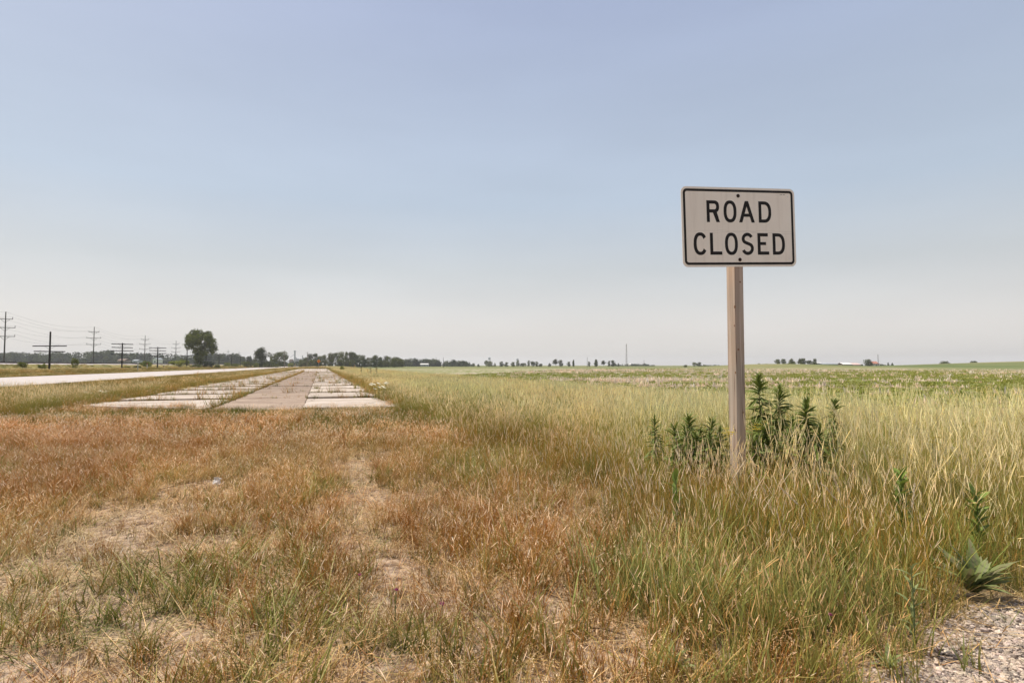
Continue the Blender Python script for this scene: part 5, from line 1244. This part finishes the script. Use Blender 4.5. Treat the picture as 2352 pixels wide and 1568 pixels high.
for (px, Y, ytop, lab, nl, fl, ln) in ((1745, 6.2, 868, 'tallest dark leafy stem, first to the right of the sign post', 95, 1.05, (-.02, 0)), (1782, 6.3, 893, 'second dark leafy stem right of the post, close behind the tallest', 85, 1.05, (.03, 0)),
                                   (1846, 5.95, 928, 'dark leafy stem third right of the post, standing apart and lower', 85, 1.1, (.01, 0)), (1905, 6.3, 925, 'dark leafy stem farthest right of the post, half hidden in pale grass', 60, .95, (.04, 0)),
                                   (1868, 5.8, 985, 'short leafy stem in front of the third one right of the post', 45, 1.0, (.05, 0)), (1762, 5.8, 985, 'short leafy stem low between the post and the third leafy stem', 55, 1.05, (-.04, 0)),
                                   (1622, 6.0, 968, 'dark leafy stem nearest the post on its left side', 60, .95, (.05, 0)), (1590, 6.1, 960, 'low dark leafy stem second to the left of the post', 65, 1.0, (-.05, 0)),
                                   (1560, 6.0, 985, 'low dark leafy stem third to the left of the post', 55, 1.0, (-.06, 0)), (1505, 6.4, 965, 'dark leafy stem farthest left of the post', 45, .85, (-.02, 0)), (1650, 6.0, 990, 'small dark leafy stem pressed between the post and its left neighbour', 45, .9, (0.0, 0)),
                                   (1812, 6.0, 960, 'thin leafy stem between the second and third right of the post', 50, .9, (.02, 0)), (1725, 5.95, 975, 'small leafy stem touching the right edge of the post', 45, .9, (.03, 0)), (1600, 5.85, 1000, 'lowest dark leafy stem in front left of the post', 45, 1.0, (-.02, 0))):
    H = H3(ytop / .784, Y); leafy_spire(at_px(px, Y), Y, H - float(terrain(at_px(px, Y), Y)), lab, nl, gg, ln, fl)
for k in range(13):
    side = 0 if k % 3 == 0 else 1; px = rp.uniform(1540, 1665) if side == 0 else rp.uniform(1735, 1870); Y = rp.uniform(5.65, 6.2); X = at_px(px, Y)
    leafy_spire(X, Y, rp.uniform(.58, .8) - float(terrain(X, Y)), 'low leafy stem in the dark clump ' + ('left' if side == 0 else 'right') + ' of the sign post', 34, 'low dark stems %s of the sign post' % ('left' if side == 0 else 'right'), (rp.uniform(-.08, .08), rp.uniform(-.05, .05)), rp.uniform(.9, 1.1))
# broad-leaved yellow-green plants
ml = [leaf_mesh('leaf', .11, .042, (.16, .22, .04), (.24, .32, .06), curl=.1), leaf_mesh('leaf', .12, .036, (.12, .17, .035), (.20, .27, .05), curl=.2)]
for (px, py, ytop, Y, lab, nl) in ((1548, 0, 1085, 4.5, 'narrow yellow-green broadleaf plant in the brown grass left of the clump', 10), (2060, 0, 1085, 4.2, 'upright yellow-green broadleaf plant in tall grass right of the sign', 34), (2230, 0, 1125, 3.9, 'yellow-green broadleaf plant farthest right in the tall grass', 26)):
    X = at_px(px, Y); z = float(terrain(X, Y)); H = H3(ytop / .784, Y) - z
    t = thing('milkweed_plant', lab, 'plant', (X, Y, z)); MB().tube([(0, 0, 0), (.01, 0, H * .6), (0, 0, H * .96)], [.006, .005, .003], 6).build('stem', M_STEM, t)
    for i in range(nl):
        s = .35 + .62 * i / nl; put_leaf(ml[i % 2], t, (0, 0, H * s), (i % 2) * 3.14 + (i // 2) * 1.57 + rp.uniform(-.4, .4), math.radians(rp.uniform(35, 65)), rp.uniform(.8, 1.15))
# dock plant
dl = [leaf_mesh('leaf', .27, .046, (.14, .19, .045), (.22, .28, .085), rib=(.22, .19, .10), curl=.2, fold=.3, nseg=9, wave=.003), leaf_mesh('leaf', .22, .038, (.17, .23, .055), (.28, .34, .10), rib=(.24, .24, .12), curl=.2, fold=.3, nseg=9, wave=.003)]
X, Y = G2(2236, 1372); z = float(terrain(X, Y))
dk = thing('dock_plant', 'large leafy rosette with long reddish-ribbed leaves beside the gravel', 'plant', (X, Y, z))
for i in range(46):
    az = i * 2.399; e = rp.uniform(24, 80) if i % 3 else rp.uniform(45, 80)
    put_leaf(dl[i % 2], dk, (.015 * math.cos(az), .015 * math.sin(az), .035), az, math.radians(e), rp.uniform(.6, .92), rp.uniform(-.35, .35))
dk.scale = (1.35, 1.35, 1.25)
for (px, py, n_, sc, lab, an) in ((1905, 1395, 16, .5, 'small rosette of grey-green leaves left of the big dock rosette', 'x'), (1545, 1545, 22, .55, 'pale spiky rosette at the bottom edge on the bare soil', 'x'), (2040, 1545, 12, .5, 'pale thistle-like rosette at the edge of the gravel', 'x')):
    X, Y = G2(px, py); t = thing('leaf_rosette', lab, 'plant', (X, Y, float(terrain(X, Y))))
    for i in range(n_): put_leaf(dl[1], t, (0, 0, .03), i * 2.399, math.radians(rp.uniform(24, 65)), sc * rp.uniform(.6, 1.1), rp.uniform(-.5, .5))
# thin willow-leaved weed before the gravel
X, Y = G2(2098, 1500); t = thing('willow_herb', 'slender pale green weed with drooping leaves at the gravel edge', 'plant', (X, Y, 0)); MB().tube([(0, 0, 0), (.01, 0, .2), (0, 0, .42)], [.005, .004, .002], 6).build('stem', M_STEM, t)
wl = leaf_mesh('leaf', .10, .017, (.17, .20, .07), (.30, .34, .13), curl=.3, nseg=5)
for i in range(18): put_leaf(wl, t, (0, 0, .08 + .33 * i / 18), i * 2.4, math.radians(rp.uniform(10, 60)), rp.uniform(.6, .95))
sg = leaf_mesh('leaf', .15, .006, (.20, .22, .07), (.36, .36, .14), curl=.15, nseg=5)
X, Y = G2(2215, 1545); t = thing('grass_sprig', 'lone pale green grass sprig growing in the gravel', 'grass sprig', (X, Y, 0))
for i in range(6):
    put_leaf(sg, t, (0, 0, 0), i * 1.3 + .4, math.radians(rp.uniform(50, 82)), rp.uniform(.8, 1.3))
# yellow umbels at the post
M_YEL = noise_mat('yellow_flowers', (.62, .48, .06), (.75, .6, .10), 30)
for (px, py, Y, lab) in ((1738, 972, 5.35, 'yellow flower heads leaning against the right side of the post'), (1672, 990, 5.3, 'yellow flower heads crossing in front of the post'), (2135, 1010, 5.0, 'pair of yellow flower heads in the tall grass right of the sign')):
    X = at_px(px, Y); H = H3(py / .784, Y); t = thing('yellow_wildflower', lab, 'flower', (X, Y, 0)); MB().tube([(.02, 0, 0), (.0, 0, H * .6), (0, 0, H - .03)], .0025, 5).build('stem', M_STEM, t)
    for j in range(5):
        cx, cy, cz = rp.uniform(-.06, .07), rp.uniform(-.03, .03), H + rp.uniform(-.06, .03); m_ = MB()
        for k in range(12):
            a, q = rp.uniform(0, 6.28), .035 * math.sqrt(rp.random()); m_.tube([(cx + q * math.cos(a), cy + q * math.sin(a), cz), (cx + q * math.cos(a), cy + q * math.sin(a), cz + .005)], [.003, .0045], 5)
        m_.tube([(0, 0, H - .05), (cx, cy, cz)], .0015, 4); m_.build('flower_head', M_YEL, t)
M_WFL = noise_mat('white_flowers', (.70, .68, .50), (.8, .78, .62), 30)
for (px, py, Y, w, lab, nf) in ((290, 1152, 25.5, .45, 'creamy white flower clump in the verge left of the closed road', 22), (1113, 1130, 22.5, .30, 'small white flower clump at the right edge of the closed road', 10)):
    X = X3(px, Y); H = H3(py, Y); t = thing('white_wildflower', lab, 'flower', (X, Y, 0))
    for j in range(nf):
        cx, cy, cz = rp.uniform(-w, w) * 1.2, rp.uniform(-w, w) * .8, H + rp.uniform(-.14, .12); m_ = MB(); m_.tube([(cx * .6, cy * .6, 0), (cx, cy, cz)], .006, 4); m_.build('stem', M_STEM, t)
        m_ = MB(); m_.tube([(cx, cy, cz), (cx + .01, cy, cz + .03)], [.03, .085], 9); m_.build('flower_head', M_WFL, t)
M_PUR = noise_mat('purple_flowers', (.22, .04, .09), (.38, .10, .18), 60)
for (px, py, ht, lab) in ((820, 1455, .30, 'small dark purple flower head left of its neighbour in the foreground grass'), (905, 1475, .26, 'small dark purple flower head between its two neighbours'), (1010, 1560, .33, 'small dark purple flower head nearest the bottom edge'), (1905, 1510, .20, 'pink clover head in the green blades near the gravel')):
    X, Y = G2(px, py); t = thing('purple_wildflower', lab, 'flower', (X, Y, 0)); MB().tube([(0, 0, 0), (.01, 0, ht)], .0016, 5).build('stem', M_STEM, t); m_ = MB()
    for k in range(16):
        a, e = rp.uniform(0, 6.28), rp.uniform(-.2, 1.4); d = Vector((math.cos(a) * math.cos(e), math.sin(a) * math.cos(e), math.sin(e))) * .012; m_.tube([(.01, 0, ht), Vector((.01, 0, ht)) + d], [.003, .002], 4)
    m_.build('flower_head', M_PUR, t)
# dead dark stalks standing in the right verge
M_DST = noise_mat('dead_stalk', (.06, .045, .03), (.14, .10, .06), 6)
for (px, yt, Y, lab) in ((1059, 1073, 62, 'dark dead weed stalk in the pale grass, left of three'), (1086, 1071, 60, 'dark dead weed stalk in the pale grass, tallest of three'), (1104, 1074, 58, 'dark dead weed stalk in the pale grass, right of three'), (1341, 1092, 17, 'dark thin weed stalk standing alone in the right verge')):
    X = X3(px, Y); H = H3(yt, Y); t = thing('dead_stalk', lab, 'weed stalk', (X, Y, 0)); w = .00035 * Y
    MB().tube([(0, 0, 0), (.02, 0, H * .7), (0, 0, H)], [w * .6, w * .5, w * .3], 5).build('stem', M_DST, t)
    m_ = MB()
    for j in range(9):
        a = rp.uniform(0, 6.28); z0 = H * rp.uniform(.4, .9); m_.tube([(0, 0, z0), (w * 6 * math.cos(a), w * 6 * math.sin(a), z0 + w * 6)], [w * .5, w * .9], 4)
    m_.build('branches', M_DST, t)
# arching long stalks in the right foreground, each thing one stalk
def long_stalk(px, py, h, dx, dy, label, headn=16):
    X, Y = G2(px, py); z = float(terrain(X, Y)); t = thing('grass_stalk', label, 'grass stalk', (X, Y, z), 0, 'long single seed stalks in the foreground')
    pts = [Vector((dx * s ** 1.7, dy * s ** 1.7, h * (s - .12 * s * s * (abs(dx) > .2)))) for s in np.linspace(0, 1, 9)]
    MB().tube(pts, [.0022 - .0012 * i / 8 for i in range(9)], 4).build('stem', M_STRAW, t)
    m_ = MB()
    for j in range(headn * 2):
        s = .74 + .26 * j / (headn * 2); i = min(7, int(s * 8)); p = pts[i].lerp(pts[i + 1], s * 8 - i); d = (pts[8] - pts[6]).normalized(); sd = Vector((rp.uniform(-1, 1), rp.uniform(-1, 1), rp.uniform(-1, 1))).normalized() * .007
        m_.tube([p, p + sd * .6 + d * .008, p + sd + d * .018], [.0015, .003, .0008], 4)
    m_.build('seed_head', M_SEED, t)
M_STRAW = noise_mat('straw_stem', (.45, .36, .19), (.6, .5, .3), 6); M_SEED = noise_mat('seed_head', (.62, .50, .34), (.78, .66, .48), 40)
for q in ((1980, 1290, .62, -.28, 0, 'long arching seed stalk leaning left in front of the post, longest of its kind'), (1905, 1300, .60, -.32, .05, 'arching seed stalk leaning far left of the longest one'), (1870, 1200, .55, .01, 0, 'straight upright pale seed stalk in the brown grass'),
          (1945, 1230, .5, -.1, 0, 'slightly bent pale seed stalk right of the straight one'), (1480, 1210, .42, -.16, 0, 'bent pale seed stalk left of the dark leafy stems'), (1800, 1250, .5, -.2, 0, 'arching seed stalk low in front of the post'),
          (2090, 1330, .6, .05, 0, 'upright pink-tipped seed stalk before the dock rosette'), (2140, 1210, .62, .06, 0, 'tall pale seed stalk behind the dock rosette'), (1710, 1250, .45, .12, 0, 'short seed stalk bending right below the post')):
    long_stalk(*q)
# yellow-orange wiry grass, dry scrap, dead twig, dark clods
X, Y = G2(497, 1118); t = thing('paper_scrap', 'small crumpled white scrap lying in the dry grass', 'litter', (X, Y, float(terrain(X, Y)) + .05)); bm = bmesh.new(); bmesh.ops.create_grid(bm, x_segments=5, y_segments=5, size=.045)
for v in bm.verts: v.co.z += rp.uniform(-.02, .02); v.co.x += rp.uniform(-.008, .008)
bmesh.ops.rotate(bm, verts=bm.verts, cent=(0, 0, 0), matrix=Matrix.Rotation(.9, 3, 'X')); me = bpy.data.meshes.new('sheet'); bm.to_mesh(me); bm.free(); me.materials.append(M_WHITE); link(bpy.data.objects.new('sheet', me), t)
for (p0, p1, lab) in (((350, 1140), (480, 1114), 'thin dead twig lying left of the white scrap'), ((1320, 1445), (1450, 1470), 'thin dead twig lying on the bare soil near the bottom edge'), ((2180, 1405), (2240, 1392), 'dark flat piece of bark on the edge of the gravel')):
    a = Vector((*G2(*p0), 0)); b_ = Vector((*G2(*p1), 0)); m_ = MB(); c = (a + b_) / 2; dd = b_ - a; w = .004 if 'twig' in lab else .012
    m_.tube([Vector((0, 0, .03)) - dd / 2, Vector((0, .01, .045)), Vector((0, 0, .035)) + dd / 2], [w, w * .9, w * .5], 5); o = m_.build('dead_twig', M_DST); o.location = (c.x, c.y, float(terrain(c.x, c.y))); tag(o, lab, 'twig')

# ------------------------------------------------------------------ air
HAZE = 0.00022
if HAZE > 0:
    m, n_, N, L = newmat('summer_haze'); out = N.new('ShaderNodeOutputMaterial'); pv_ = N.new('ShaderNodeVolumePrincipled')
    pv_.inputs['Color'].default_value = (.93, .93, .94, 1); pv_.inputs['Density'].default_value = HAZE; pv_.inputs['Anisotropy'].default_value = .2
    L.new(pv_.outputs[0], out.inputs['Volume']); m.cycles.homogeneous_volume = True if hasattr(m.cycles, 'homogeneous_volume') else True
    hb = MB().box((0, 0, 23), (7800, 7800, 52)).build('haze', m); tag(hb, kind='stuff')
